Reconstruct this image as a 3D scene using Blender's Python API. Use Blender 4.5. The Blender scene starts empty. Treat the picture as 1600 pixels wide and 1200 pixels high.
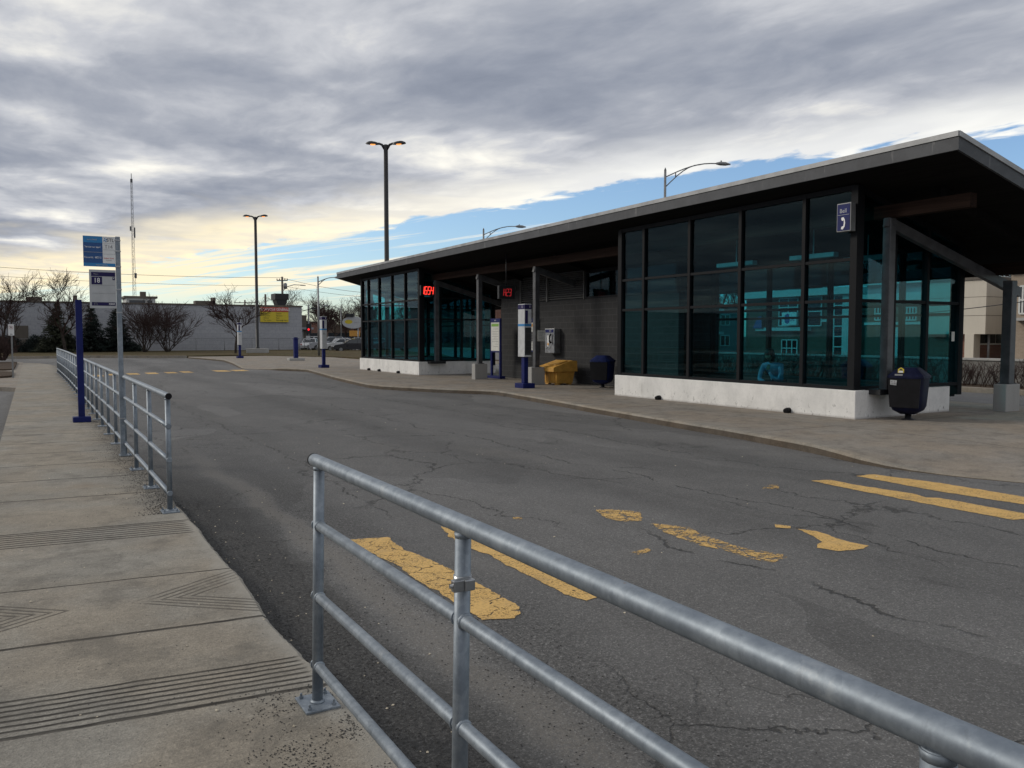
import bpy, bmesh, math, random
from mathutils import Vector, Matrix, noise as mnoise
R = math.radians
random.seed(7)
SC = bpy.context.scene
COL = SC.collection
PAV = 0.13            # pavement level, road is 0
CAMZ = 1.73
# ------------------------------------------------------------------ camera
YAW, PITCH, F = R(30), R(3.3), 1300.0
cam_d = bpy.data.cameras.new('camera'); cam = bpy.data.objects.new('camera', cam_d); COL.objects.link(cam)
cam.location = (0, 0, CAMZ); cam.rotation_euler = (R(90) - PITCH, 0, -YAW)
cam_d.sensor_width = 36; cam_d.lens = 36 * F / 1600; cam_d.clip_end = 3000; cam_d.clip_start = 0.05
SC.camera = cam
_f = Vector((math.sin(YAW), math.cos(YAW), 0)); _r = Vector((math.cos(YAW), -math.sin(YAW), 0)); _u = Vector((0, 0, 1))
_fw = _f * math.cos(PITCH) - _u * math.sin(PITCH); _up = _u * math.cos(PITCH) + _f * math.sin(PITCH)
def ray(px, py):
    return _fw + _r * ((px - 800) / F) + _up * ((600 - py) / F)
def G(px, py, z=0.0):                     # measured point of the ground
    d = ray(px, py); k = (z - CAMZ) / d.z
    return Vector((d.x * k, d.y * k, z))
def P(px, Z, z=0.0):                      # point at horizontal depth Z in the bearing of column px
    d = _f + _r * ((px - 800) / F / math.cos(PITCH))
    return Vector((d.x * Z, d.y * Z, z))
def HZ(py, Z):                            # height at depth Z of image row py
    return CAMZ + (525 - py) * Z / F
# ------------------------------------------------------------------ node helper
class NT:
    def __init__(s, tree):
        s.t = tree; s.n = tree.nodes; s.l = tree.links
    def new(s, typ, **kw):
        nd = s.n.new(typ)
        for k, v in kw.items(): setattr(nd, k, v)
        return nd
    def put(s, sock, v):
        if v is None: return
        if hasattr(v, 'is_linked') or isinstance(v, bpy.types.NodeSocket): s.l.new(v, sock)
        else:
            if isinstance(v, (tuple, list)) and sock.type == 'RGBA' and len(v) == 3: v = (*v, 1)
            sock.default_value = v
    def m(s, op, a, b=None, c=None, clamp=False):
        nd = s.new('ShaderNodeMath', operation=op, use_clamp=clamp)
        s.put(nd.inputs[0], a)
        if b is not None: s.put(nd.inputs[1], b)
        if c is not None: s.put(nd.inputs[2], c)
        return nd.outputs[0]
    def vm(s, op, a, b=None):
        nd = s.new('ShaderNodeVectorMath', operation=op); s.put(nd.inputs[0], a)
        if b is not None: s.put(nd.inputs[1], b)
        return nd.outputs[0]
    def mix(s, f, a, b, mode='MIX'):
        nd = s.new('ShaderNodeMix', data_type='RGBA', blend_type=mode)
        s.put(nd.inputs[0], f); s.put(nd.inputs[6], a); s.put(nd.inputs[7], b)
        return nd.outputs[2]
    def noise(s, vec, scale, detail=4, rough=.55, dist=0.0, col=False):
        nd = s.new('ShaderNodeTexNoise'); s.put(nd.inputs['Vector'], vec)
        nd.inputs['Scale'].default_value = scale; nd.inputs['Detail'].default_value = detail
        nd.inputs['Roughness'].default_value = rough; nd.inputs['Distortion'].default_value = dist
        return nd.outputs['Color' if col else 'Fac']
    def vor(s, vec, scale, feature='DISTANCE_TO_EDGE', out='Distance'):
        nd = s.new('ShaderNodeTexVoronoi', feature=feature); s.put(nd.inputs['Vector'], vec)
        nd.inputs['Scale'].default_value = scale
        return nd.outputs[out]
    def ss(s, v, a, b, lo=0.0, hi=1.0):    # smoothstep
        nd = s.new('ShaderNodeMapRange', interpolation_type='SMOOTHSTEP')
        s.put(nd.inputs[0], v); s.put(nd.inputs[1], a); s.put(nd.inputs[2], b)
        nd.inputs[3].default_value = lo; nd.inputs[4].default_value = hi
        return nd.outputs[0]
    def ramp(s, f, stops):
        nd = s.new('ShaderNodeValToRGB'); e = nd.color_ramp.elements
        while len(e) < len(stops): e.new(0.5)
        for x, (p, c) in zip(e, stops): x.position = p; x.color = (*c, 1) if len(c) == 3 else c
        s.put(nd.inputs[0], f); return nd.outputs[0]
    def xyz(s, v):
        nd = s.new('ShaderNodeSeparateXYZ'); s.put(nd.inputs[0], v); return nd.outputs
    def comb(s, x, y, z):
        nd = s.new('ShaderNodeCombineXYZ'); s.put(nd.inputs[0], x); s.put(nd.inputs[1], y); s.put(nd.inputs[2], z); return nd.outputs[0]
    def bump(s, h, strength=.3, dist=.01):
        nd = s.new('ShaderNodeBump'); nd.inputs['Strength'].default_value = strength
        nd.inputs['Distance'].default_value = dist; s.put(nd.inputs['Height'], h); return nd.outputs[0]
def newmat(name):
    m = bpy.data.materials.new(name); m.use_nodes = True
    nt = NT(m.node_tree); b = m.node_tree.nodes['Principled BSDF']
    return m, nt, b
def simple(name, col, rough=.6, metal=0.0, var=.25, scale=6.0, bump=0.0, bscale=60.0, spec=.5, stretch=None):
    """a plain surface whose colour wanders a little and whose gloss is uneven"""
    m, nt, b = newmat(name)
    tc = nt.new('ShaderNodeTexCoord').outputs['Object']
    if stretch: tc = nt.vm('MULTIPLY', tc, stretch)
    n = nt.noise(tc, scale, 5, .6)
    c0 = tuple(max(0, c * (1 - var)) for c in col); c1 = tuple(min(1, c * (1 + var)) for c in col)
    nt.put(b.inputs['Base Color'], nt.mix(nt.ss(n, .3, .7), c0, c1))
    nt.put(b.inputs['Roughness'], nt.m('MULTIPLY_ADD', n, .25, rough - .12, clamp=True))
    b.inputs['Metallic'].default_value = metal; b.inputs['Specular IOR Level'].default_value = spec
    if bump:
        nt.put(b.inputs['Normal'], nt.bump(nt.noise(tc, bscale, 4), bump, .01))
    return m
def emit(name, col, st):
    m, nt, b = newmat(name)
    b.inputs['Base Color'].default_value = (*[c * .3 for c in col], 1)
    b.inputs['Emission Color'].default_value = (*col, 1); b.inputs['Emission Strength'].default_value = st
    return m
M = {}
# ------------------------------------------------------------------ mesh helper
class MB:
    def __init__(s, off=(0, 0, 0)):
        s.v = []; s.f = []; s.mi = []; s.sm = []; s.off = Vector(off)
    def add(s, vs, fs, mi=0, smooth=False):
        b = len(s.v); s.v += [tuple(Vector(v) - s.off) for v in vs]
        for f in fs: s.f.append(tuple(b + i for i in f)); s.mi.append(mi); s.sm.append(smooth)
        return s
    def box(s, a, b, mi=0, bev=0.0):
        x0, y0, z0 = (min(p, q) for p, q in zip(a, b)); x1, y1, z1 = (max(p, q) for p, q in zip(a, b))
        if bev > 0:
            bm = bmesh.new(); bmesh.ops.create_cube(bm, size=1)
            for v in bm.verts:
                v.co = Vector(((x0 + x1) / 2 + v.co.x * (x1 - x0), (y0 + y1) / 2 + v.co.y * (y1 - y0), (z0 + z1) / 2 + v.co.z * (z1 - z0)))
            bmesh.ops.bevel(bm, geom=list(bm.edges), offset=bev, segments=2, affect='EDGES', profile=.5)
            return s.bm(bm, mi)
        vs = [(x0, y0, z0), (x1, y0, z0), (x1, y1, z0), (x0, y1, z0), (x0, y0, z1), (x1, y0, z1), (x1, y1, z1), (x0, y1, z1)]
        return s.add(vs, [(0, 3, 2, 1), (4, 5, 6, 7), (0, 1, 5, 4), (1, 2, 6, 5), (2, 3, 7, 6), (3, 0, 4, 7)], mi)
    def bm(s, bm, mi=0, smooth=False, mat=None):
        bm.verts.index_update()
        s.add([(mat @ v.co if mat else v.co) for v in bm.verts], [tuple(v.index for v in f.verts) for f in bm.faces], mi, smooth)
        bm.free(); return s
    def prism(s, poly, z0, z1, mi=0):       # plan polygon, counter-clockwise; z may be numbers or functions of (x,y)
        n = len(poly); g = lambda z, p: z(p[0], p[1]) if callable(z) else z
        vs = [(p[0], p[1], g(z0, p)) for p in poly] + [(p[0], p[1], g(z1, p)) for p in poly]
        fs = [tuple(range(n - 1, -1, -1)), tuple(range(n, 2 * n))] + [(i, (i + 1) % n, n + (i + 1) % n, n + i) for i in range(n)]
        return s.add(vs, fs, mi)
    def extr(s, prof, axis, a, b, mi=0):    # profile polygon extruded along an axis; prof in the two other axes, in order
        def p3(p, w): return (w, p[0], p[1]) if axis == 0 else ((p[0], w, p[1]) if axis == 1 else (p[0], p[1], w))
        n = len(prof); vs = [p3(p, a) for p in prof] + [p3(p, b) for p in prof]
        fs = [tuple(range(n - 1, -1, -1)), tuple(range(n, 2 * n))] + [(i, (i + 1) % n, n + (i + 1) % n, n + i) for i in range(n)]
        return s.add(vs, fs, mi)
    def bar(s, p, q, w, h, mi=0, up=(0, 0, 1)):  # rectangular bar between two points
        p, q = Vector(p), Vector(q); d = (q - p).normalized(); side = d.cross(Vector(up))
        if side.length < 1e-4: side = Vector((1, 0, 0))
        side.normalize(); u = side.cross(d).normalized()
        vs = []
        for c in (p, q):
            for a, b in ((-1, -1), (1, -1), (1, 1), (-1, 1)): vs.append(c + side * (a * w / 2) + u * (b * h / 2))
        return s.add(vs, [(0, 3, 2, 1), (4, 5, 6, 7), (0, 1, 5, 4), (1, 2, 6, 5), (2, 3, 7, 6), (3, 0, 4, 7)], mi)
    def tube(s, pts, rad, n=8, mi=0, cap=True, smooth=True):
        pts = [Vector(p) for p in pts]; rs = rad if isinstance(rad, (list, tuple)) else [rad] * len(pts)
        vs = []; fs = []; ref = None
        for i, p in enumerate(pts):
            d = (pts[min(i + 1, len(pts) - 1)] - pts[max(i - 1, 0)])
            if d.length < 1e-9: d = Vector((0, 0, 1))
            d.normalize()
            if ref is None:
                ref = Vector((1, 0, 0)) if abs(d.x) < .9 else Vector((0, 1, 0))
            a = (ref - d * ref.dot(d)).normalized(); b = d.cross(a); ref = a
            for k in range(n):
                t = 2 * math.pi * k / n; vs.append(p + (a * math.cos(t) + b * math.sin(t)) * rs[i])
        for i in range(len(pts) - 1):
            for k in range(n):
                k2 = (k + 1) % n; fs.append((i * n + k, i * n + k2, (i + 1) * n + k2, (i + 1) * n + k))
        s.add(vs, fs, mi, smooth)
        if cap:
            b0 = len(s.v) - len(vs); m = len(pts) - 1
            s.f.append(tuple(b0 + k for k in range(n - 1, -1, -1))); s.mi.append(mi); s.sm.append(False)
            s.f.append(tuple(b0 + m * n + k for k in range(n))); s.mi.append(mi); s.sm.append(False)
        return s
    def lathe(s, c, prof, n=16, mi=0, smooth=True, sq=None):  # prof [(r,z)]
        vs = []; fs = []
        for r, z in prof:
            for k in range(n):
                t = 2 * math.pi * (k + .5) / n; vs.append((c[0] + r * math.cos(t), c[1] + r * math.sin(t), c[2] + z))
        for i in range(len(prof) - 1):
            for k in range(n):
                k2 = (k + 1) % n; fs.append((i * n + k, i * n + k2, (i + 1) * n + k2, (i + 1) * n + k))
        fs.append(tuple(range(n - 1, -1, -1))); fs.append(tuple((len(prof) - 1) * n + k for k in range(n)))
        return s.add(vs, fs, mi, smooth)
    def ell(s, c, rx, ry, rz, mi=0, n=12, m=8):
        prof = [(math.sin(math.pi * i / m), -math.cos(math.pi * i / m)) for i in range(m + 1)]
        vs = []; fs = []
        for r, z in prof:
            for k in range(n):
                t = 2 * math.pi * k / n; vs.append((c[0] + rx * r * math.cos(t), c[1] + ry * r * math.sin(t), c[2] + rz * z))
        for i in range(m):
            for k in range(n):
                k2 = (k + 1) % n; fs.append((i * n + k, i * n + k2, (i + 1) * n + k2, (i + 1) * n + k))
        return s.add(vs, fs, mi, True)
    def mesh(s, name, mats):
        me = bpy.data.meshes.new(name); me.from_pydata(s.v, [], s.f)
        for m in (mats if isinstance(mats, (list, tuple)) else [mats]): me.materials.append(m)
        me.polygons.foreach_set('material_index', s.mi); me.polygons.foreach_set('use_smooth', s.sm); me.update()
        return me
    def build(s, name, mats, parent=None, loc=(0, 0, 0)):
        o = bpy.data.objects.new(name, s.mesh(name, mats)); COL.objects.link(o)
        o.location = loc
        if parent: o.parent = parent
        return o
def tag(o, label=None, cat=None, group=None, kind=None):
    if label: o['label'] = label
    if cat: o['category'] = cat
    if group: o['group'] = group
    if kind: o['kind'] = kind
    return o
def thing(name, label, cat, loc=(0, 0, 0), rz=0.0, group=None):
    o = bpy.data.objects.new(name, None); COL.objects.link(o); o.empty_display_size = .2
    o.location = loc; o.rotation_euler = (0, 0, rz)
    return tag(o, label, cat, group)
def struct(o): o['kind'] = 'structure'; return o
def kids(o): return [c for c in bpy.data.objects if c.parent == o]
def copy_tree(o, parent=None):
    c = o.copy(); COL.objects.link(c)
    if parent: c.parent = parent
    for ch in kids(o): copy_tree(ch, c)
    return c
_tc = {}
def text(name, s, size, mat, parent, origin, xdir, ydir=(0, 0, 1), depth=.002, align='CENTER', sx=1.0):
    """lettering as a thin mesh; origin is the middle of the line, xdir the reading direction"""
    key = (s, align)
    if key not in _tc:
        cu = bpy.data.curves.new('lettering', 'FONT'); cu.body = s; cu.align_x = align; cu.align_y = 'CENTER'; cu.size = 1; cu.resolution_u = 3
        ob = bpy.data.objects.new('lettering', cu); COL.objects.link(ob)
        dg = bpy.context.evaluated_depsgraph_get(); me = bpy.data.meshes.new_from_object(ob.evaluated_get(dg))
        _tc[key] = ([v.co.copy() for v in me.vertices], [tuple(p.vertices) for p in me.polygons])
        bpy.data.objects.remove(ob); bpy.data.curves.remove(cu); bpy.data.meshes.remove(me)
    vs, fs = _tc[key]; x = Vector(xdir).normalized(); y = Vector(ydir).normalized(); o = Vector(origin)
    nrm = x.cross(y)
    b = MB(); b.add([o + x * (v.x * size * sx) + y * (v.y * size) + nrm * depth for v in vs], fs)
    return b.build(name, mat, parent)
# ------------------------------------------------------------------ materials
def geo(nt): return nt.new('ShaderNodeNewGeometry').outputs['Position']
def mat_asphalt():
    m, nt, b = newmat('asphalt'); p = geo(nt); X, Y, Z = nt.xyz(p)
    st = nt.vm('MULTIPLY', p, (1.0, .28, 1.0))
    big = nt.noise(st, .55, 5, .6); mid = nt.noise(p, 2.2, 5, .65)
    fine = nt.noise(p, 75, 3, .75); agg = nt.vor(p, 130, 'F1', 'Color')
    agv = nt.xyz(agg)[0]
    v = nt.m('MULTIPLY_ADD', nt.m('SUBTRACT', big, .5), .8, 1.0)
    v = nt.m('MULTIPLY', v, nt.m('MULTIPLY_ADD', nt.m('SUBTRACT', mid, .5), .45, 1.0))
    v = nt.m('MULTIPLY', v, nt.m('MULTIPLY_ADD', nt.m('SUBTRACT', fine, .5), 1.5, 1.0))
    grain = nt.noise(p, 27, 5, .8); v = nt.m('MULTIPLY', v, nt.m('MULTIPLY_ADD', nt.m('SUBTRACT', grain, .5), 1.5, 1.0))
    v = nt.m('MULTIPLY', v, nt.m('MULTIPLY_ADD', nt.ss(agv, .78, 1.0), .75, .9))
    cell = nt.vor(nt.vm('ADD', nt.vm('MULTIPLY', p, (.5, .16, 0)), nt.vm('MULTIPLY', nt.noise(p, .5, 3, col=True), (.35, .35, 0))), 1.0, 'F1', 'Color')
    v = nt.m('MULTIPLY', v, nt.m('MULTIPLY_ADD', nt.m('SUBTRACT', nt.xyz(cell)[0], .5), .3, 1.0))
    oil = nt.m('MULTIPLY', nt.ss(nt.noise(nt.vm('MULTIPLY', p, (1, .5, 1)), 1.3, 5, .7), .60, .72), nt.ss(nt.m('ABSOLUTE', nt.m('SUBTRACT', X, 7.0)), 3.4, 1.5))
    v = nt.m('MULTIPLY', v, nt.m('SUBTRACT', 1.0, nt.m('MULTIPLY', oil, .35)))
    # wheel tracks worn darker along the lane
    for x0, w, k in ((5.6, .8, .22), (3.2, .5, .13), (8.6, .7, .16)):
        d = nt.m('ABSOLUTE', nt.m('SUBTRACT', nt.m('ADD', X, nt.m('MULTIPLY', nt.m('SUBTRACT', nt.noise(p, .25, 2), .5), 1.6)), x0))
        v = nt.m('MULTIPLY', v, nt.m('SUBTRACT', 1.0, nt.m('MULTIPLY', nt.ss(d, w, 0.0), k)))
    # edge of gravel and sand along the left pavement
    wob = nt.m('MULTIPLY', nt.m('SUBTRACT', nt.noise(p, .8, 4), .5), .55)
    Xw = nt.m('ADD', X, wob)
    near = nt.ss(Y, 15.0, 8.0)
    g1 = nt.m('MULTIPLY', nt.ss(Xw, 1.95, 1.6), near)
    g2 = nt.m('MULTIPLY', nt.m('MULTIPLY', nt.ss(Xw, 2.08, 2.2), nt.ss(Xw, 2.95, 2.45)), near)
    sand = nt.m('MULTIPLY', nt.m('MULTIPLY', nt.ss(Xw, 1.80, 1.95), nt.ss(Xw, 2.16, 2.02)), near)
    grit = nt.noise(p, 38, 4, .8)
    v = nt.m('MULTIPLY', v, nt.m('SUBTRACT', 1.0, nt.m('MULTIPLY', nt.m('MULTIPLY', g1, nt.ss(grit, .40, .58, .55, 1.0)), .70)))
    v = nt.m('MULTIPLY', v, nt.m('SUBTRACT', 1.0, nt.m('MULTIPLY', nt.m('MULTIPLY', g2, nt.ss(grit, .4, .6)), .42)))
    # cracks
    wp = nt.vm('ADD', p, nt.vm('MULTIPLY', nt.vm('SUBTRACT', nt.noise(p, 1.1, 5, .65, col=True), (.5, .5, .5)), (1.1, 1.1, 0)))
    wp = nt.vm('ADD', wp, nt.vm('MULTIPLY', nt.vm('SUBTRACT', nt.noise(p, 9, 3, .6, col=True), (.5, .5, .5)), (.09, .09, 0)))
    c1 = nt.vor(nt.vm('MULTIPLY', wp, (1, .75, 0)), .42); c2 = nt.vor(nt.vm('MULTIPLY', wp, (1, .8, 0)), 1.25)
    msk = nt.ss(nt.noise(p, .33, 3), .43, .56); msk2 = nt.ss(nt.noise(nt.vm('ADD', p, (40, 9, 0)), .28, 3), .55, .68)
    k1 = nt.m('MULTIPLY', nt.m('MULTIPLY', nt.ss(c1, .0075, .002), .9), msk); k2 = nt.m('MULTIPLY', nt.ss(c2, .011, .003), msk2)
    crack = nt.m('MAXIMUM', k1, nt.m('MULTIPLY', k2, .8))
    for x0, w, y0, y1 in ((4.62, .028, -3, 6.2), (6.45, .018, 2, 26), (8.35, .016, 8, 40), (3.1, .014, 7, 30)):
        wv = nt.m('ADD', nt.m('MULTIPLY', nt.m('SUBTRACT', nt.noise(nt.comb(0, Y, x0), .45, 6, .7), .5), 1.1),
                  nt.m('MULTIPLY', nt.m('SUBTRACT', nt.noise(p, 14, 3, .7), .5), .07))
        d = nt.m('ABSOLUTE', nt.m('SUBTRACT', nt.m('ADD', X, wv), x0))
        lim = nt.m('MULTIPLY', nt.ss(Y, y0, y0 + 1.0), nt.ss(Y, y1, y1 - 1.0))
        gap = nt.ss(nt.noise(p, 1.4, 4), .4, .5)
        crack = nt.m('MAXIMUM', crack, nt.m('MULTIPLY', nt.m('MULTIPLY', nt.ss(d, w, w * .35), lim), gap))
    v = nt.m('MULTIPLY', v, nt.m('SUBTRACT', 1.0, nt.m('MULTIPLY', crack, .6)))
    col = nt.vm('SCALE', (.133, .130, .126)); nd = col.node; nt.put(nd.inputs['Scale'], v)
    col = nt.mix(nt.m('MULTIPLY', sand, nt.ss(grit, .35, .6, .15, .6)), col, (.19, .174, .152))
    # grey dusty patches
    col = nt.mix(nt.m('MULTIPLY', nt.ss(nt.noise(nt.vm('MULTIPLY', p, (1, .35, 1)), .38, 6, .7), .56, .72), .4), col, (.175, .163, .147))
    nt.put(b.inputs['Base Color'], col)
    nt.put(b.inputs['Roughness'], nt.m('MULTIPLY_ADD', big, .25, .62)); b.inputs['Specular IOR Level'].default_value = .3
    h = nt.m('ADD', nt.m('MULTIPLY', fine, .6), nt.m('ADD', nt.m('MULTIPLY', nt.xyz(agg)[1], .35), nt.m('MULTIPLY', grain, .9)))
    h = nt.m('SUBTRACT', h, nt.m('MULTIPLY', crack, 1.6))
    h = nt.m('ADD', h, nt.m('MULTIPLY', nt.m('MULTIPLY', nt.m('ADD', g1, g2), grit), 1.5))
    nt.put(b.inputs['Normal'], nt.bump(h, .8, .014))
    return m
def mat_concrete(name, col, joints=None, slab=False):
    m, nt, b = newmat(name); p = geo(nt); X, Y, Z = nt.xyz(p)
    big = nt.noise(p, .9, 6, .62); mid = nt.noise(p, 6, 5, .65); fine = nt.noise(p, 110, 3, .7)
    v = nt.m('MULTIPLY_ADD', nt.m('SUBTRACT', big, .5), .55, 1.0)
    v = nt.m('MULTIPLY', v, nt.m('MULTIPLY_ADD', nt.m('SUBTRACT', mid, .5), .6, 1.0))
    v = nt.m('MULTIPLY', v, nt.m('MULTIPLY_ADD', nt.m('SUBTRACT', nt.noise(p, 38, 4, .8), .5), .9, 1.0))
    v = nt.m('MULTIPLY', v, nt.m('MULTIPLY_ADD', nt.m('SUBTRACT', fine, .5), 1.1, 1.0))
    brush = nt.noise(nt.vm('MULTIPLY', p, (3, 55, 1)), 1.0, 3, .6)
    v = nt.m('MULTIPLY', v, nt.m('MULTIPLY_ADD', nt.m('SUBTRACT', brush, .5), .22, 1.0))
    tint = nt.mix(nt.ss(nt.noise(nt.vm('ADD', p, (13, 4, 0)), .8, 4), .38, .62), (1.03, .99, .93), (.98, 1.0, 1.01))
    base = nt.vm('MULTIPLY', tint, col); nd = nt.vm('SCALE', base).node; nt.put(nd.inputs['Scale'], v); c = nd.outputs[0]
    # black specks
    spk = nt.m('MULTIPLY', nt.ss(nt.vor(p, 17, 'F1'), .07, .04), nt.ss(nt.noise(p, 3, 3), .5, .62))
    c = nt.mix(nt.m('MULTIPLY', spk, .7), c, (.05, .045, .04))
    dm = nt.ss(nt.noise(nt.vm('ADD', p, (3, 8, 0)), 2.6, 7, .75), .47, .66)
    c = nt.mix(nt.m('MULTIPLY', dm, .5), c, tuple(x * .45 for x in col))
    c = nt.mix(nt.m('MULTIPLY', nt.ss(nt.noise(p, 19, 6, .8), .58, .7), .4), c, tuple(min(1, x * 1.45) for x in col))
    groove = None
    if slab:
        Yk = nt.m('ADD', Y, nt.m('MULTIPLY', X, .10))
        Yk = nt.m('ADD', Yk, nt.m('MULTIPLY', nt.m('SUBTRACT', nt.noise(p, 3, 3), .5), .03))
        gr = []
        def line(y, w): gr.append(nt.ss(nt.m('ABSOLUTE', nt.m('SUBTRACT', Yk, y)), w, w * .35))
        for y, w in ((5.99, .012), (4.88, .02), (7.74, .018), (3.78, .02)): line(y, w)
        for y in (1.25, 2.5): line(y, .012)
        # regular joints further on
        fr = nt.m('FRACT', nt.m('DIVIDE', nt.m('SUBTRACT', Yk, 9.3), 1.24))
        fr = nt.m('ABSOLUTE', nt.m('SUBTRACT', fr, .5))
        gr.append(nt.m('MULTIPLY', nt.ss(fr, .486, .496), nt.ss(Yk, 8.8, 8.9)))
        edge = nt.m('MULTIPLY', nt.ss(X, -.36, -.30), nt.ss(X, 1.13, 1.08))
        for a, bb, n in ((7.2, 7.72, 7), (3.82, 4.2, 7)):
            t = nt.m('FRACT', nt.m('MULTIPLY', nt.m('DIVIDE', nt.m('SUBTRACT', Yk, a), bb - a), n))
            t = nt.ss(nt.m('ABSOLUTE', nt.m('SUBTRACT', t, .5)), .23, .08)
            gr.append(nt.m('MULTIPLY', nt.m('MULTIPLY', t, edge), nt.m('MULTIPLY', nt.m('GREATER_THAN', Yk, a), nt.m('LESS_THAN', Yk, bb))))
        wear = nt.ss(nt.noise(p, 2.3, 4), .3, .5)
        for sgn, ax in ((1, .44), (-1, .18)):
            u = nt.m('MULTIPLY', nt.m('SUBTRACT', X, ax), float(sgn)); vv = nt.m('ABSOLUTE', nt.m('SUBTRACT', Yk, 5.44))
            e = nt.m('SUBTRACT', nt.m('MULTIPLY', u, .74), vv)
            t = nt.ss(nt.m('ABSOLUTE', nt.m('SUBTRACT', nt.m('FRACT', nt.m('DIVIDE', e, .062)), .5)), .22, .07)
            ins = nt.m('MULTIPLY', nt.m('MULTIPLY', nt.m('GREATER_THAN', e, 0.0), nt.m('LESS_THAN', e, .33)), nt.m('LESS_THAN', u, .72))
            gr.append(nt.m('MULTIPLY', nt.m('MULTIPLY', t, ins), nt.m('MULTIPLY', wear, .62)))
        groove = gr[0]
        for g in gr[1:]: groove = nt.m('MAXIMUM', groove, g)
        rimw = nt.m('MULTIPLY', nt.ss(nt.m('ADD', X, nt.m('MULTIPLY', nt.m('SUBTRACT', nt.noise(p, 6, 5, .7), .5), .22)), 1.0, 1.12), nt.ss(Y, 8.2, 7.4))
        c = nt.mix(nt.m('MULTIPLY', rimw, .6), c, (.33, .315, .28))
        # rusty run and dirt toward the right edge
        c = nt.mix(nt.m('MULTIPLY', nt.ss(nt.noise(nt.vm('ADD', p, (7, 0, 0)), .55, 5), .60, .72), .3), c, (.25, .185, .125))
        dirt = nt.m('MULTIPLY', nt.ss(nt.m('ADD', X, nt.m('MULTIPLY', nt.m('SUBTRACT', nt.noise(p, 1.6, 4), .5), .7)), .75, 1.1), nt.m('MULTIPLY', nt.ss(Y, 7.9, 8.6), nt.ss(nt.noise(p, 30, 4, .75), .40, .56)))
        c = nt.mix(nt.m('MULTIPLY', dirt, .72), c, (.055, .052, .05))
    elif joints:
        fx = nt.m('ABSOLUTE', nt.m('SUBTRACT', nt.m('FRACT', nt.m('DIVIDE', X, joints)), .5)); fy = nt.m('ABSOLUTE', nt.m('SUBTRACT', nt.m('FRACT', nt.m('DIVIDE', Y, joints * 1.6)), .5))
        groove = nt.m('MAXIMUM', nt.ss(fx, .4965, .4985), nt.ss(fy, .498, .4992))
    if groove is not None:
        c = nt.mix(nt.m('MULTIPLY', groove, nt.m('MULTIPLY_ADD', mid, 1.0, .38, clamp=True)), c, (.04, .035, .03))
    nt.put(b.inputs['Base Color'], c); nt.put(b.inputs['Roughness'], .9); b.inputs['Specular IOR Level'].default_value = .25
    h = nt.m('ADD', nt.m('MULTIPLY', fine, .45), nt.m('ADD', nt.m('MULTIPLY', brush, .3), nt.m('MULTIPLY', nt.noise(p, 24, 4, .7), .5)))
    if groove is not None: h = nt.m('SUBTRACT', h, nt.m('MULTIPLY', groove, 1.5))
    nt.put(b.inputs['Normal'], nt.bump(h, .8, .018))
    return m
def mat_paint():
    m, nt, b = newmat('worn_yellow_paint'); p = geo(nt)
    tc = nt.new('ShaderNodeTexCoord').outputs['Object']
    oi = nt.new('ShaderNodeObjectInfo'); wear = nt.m('SUBTRACT', nt.xyz(oi.outputs['Color'])[0], .035)
    n = nt.m('ADD', nt.m('MULTIPLY', nt.noise(p, 7, 6, .72), .6), nt.m('MULTIPLY', nt.noise(p, 38, 4, .7), .4))
    cr = nt.vor(nt.vm('ADD', p, nt.vm('MULTIPLY', nt.noise(p, 5, 4, col=True), (.25, .25, 0))), 4.5)
    n = nt.m('SUBTRACT', n, nt.m('MULTIPLY', nt.ss(cr, .05, .0), .14))
    fac = nt.ss(n, wear, nt.m('ADD', wear, .09))
    c = nt.mix(nt.noise(p, 3, 5, .7), (.56, .335, .095), (.72, .475, .17))
    c = nt.mix(nt.m('MULTIPLY', nt.ss(nt.noise(p, 3.5, 6, .75), .5, .68), .5), nt.mix(nt.m('MULTIPLY', nt.ss(nt.noise(p, 60, 3, .7), .45, .7), .45), c, (.24, .15, .06)), (.27, .19, .10))
    nt.put(b.inputs['Base Color'], c); nt.put(b.inputs['Roughness'], .75)
    nt.put(b.inputs['Normal'], nt.bump(nt.noise(p, 75, 3, .75), .4, .01))
    stone = nt.m('MULTIPLY', nt.ss(nt.noise(p, 75, 3, .75), .50, .66), nt.ss(nt.noise(p, 4, 4, .7), .36, .56))
    fac = nt.m('MULTIPLY', fac, nt.m('SUBTRACT', 1.0, nt.m('MULTIPLY', stone, .85)))
    nt.put(b.inputs['Alpha'], fac)
    return m
def mat_glass(name, tint, refl=.05):
    m, nt, b = newmat(name); nt.n.remove(b); out = nt.n['Material Output']
    tr = nt.new('ShaderNodeBsdfTransparent'); nt.put(tr.inputs[0], tint)
    gl = nt.new('ShaderNodeBsdfGlossy'); gl.inputs['Roughness'].default_value = .015; nt.put(gl.inputs[0], (.85, .92, .95))
    lw = nt.new('ShaderNodeLayerWeight'); lw.inputs[0].default_value = .5
    f = nt.m('MULTIPLY_ADD', nt.m('POWER', lw.outputs['Facing'], 5.0), .75, refl)
    mx = nt.new('ShaderNodeMixShader'); nt.put(mx.inputs[0], f); nt.l.new(tr.outputs[0], mx.inputs[1]); nt.l.new(gl.outputs[0], mx.inputs[2])
    nt.l.new(mx.outputs[0], out.inputs[0]); return m
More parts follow.
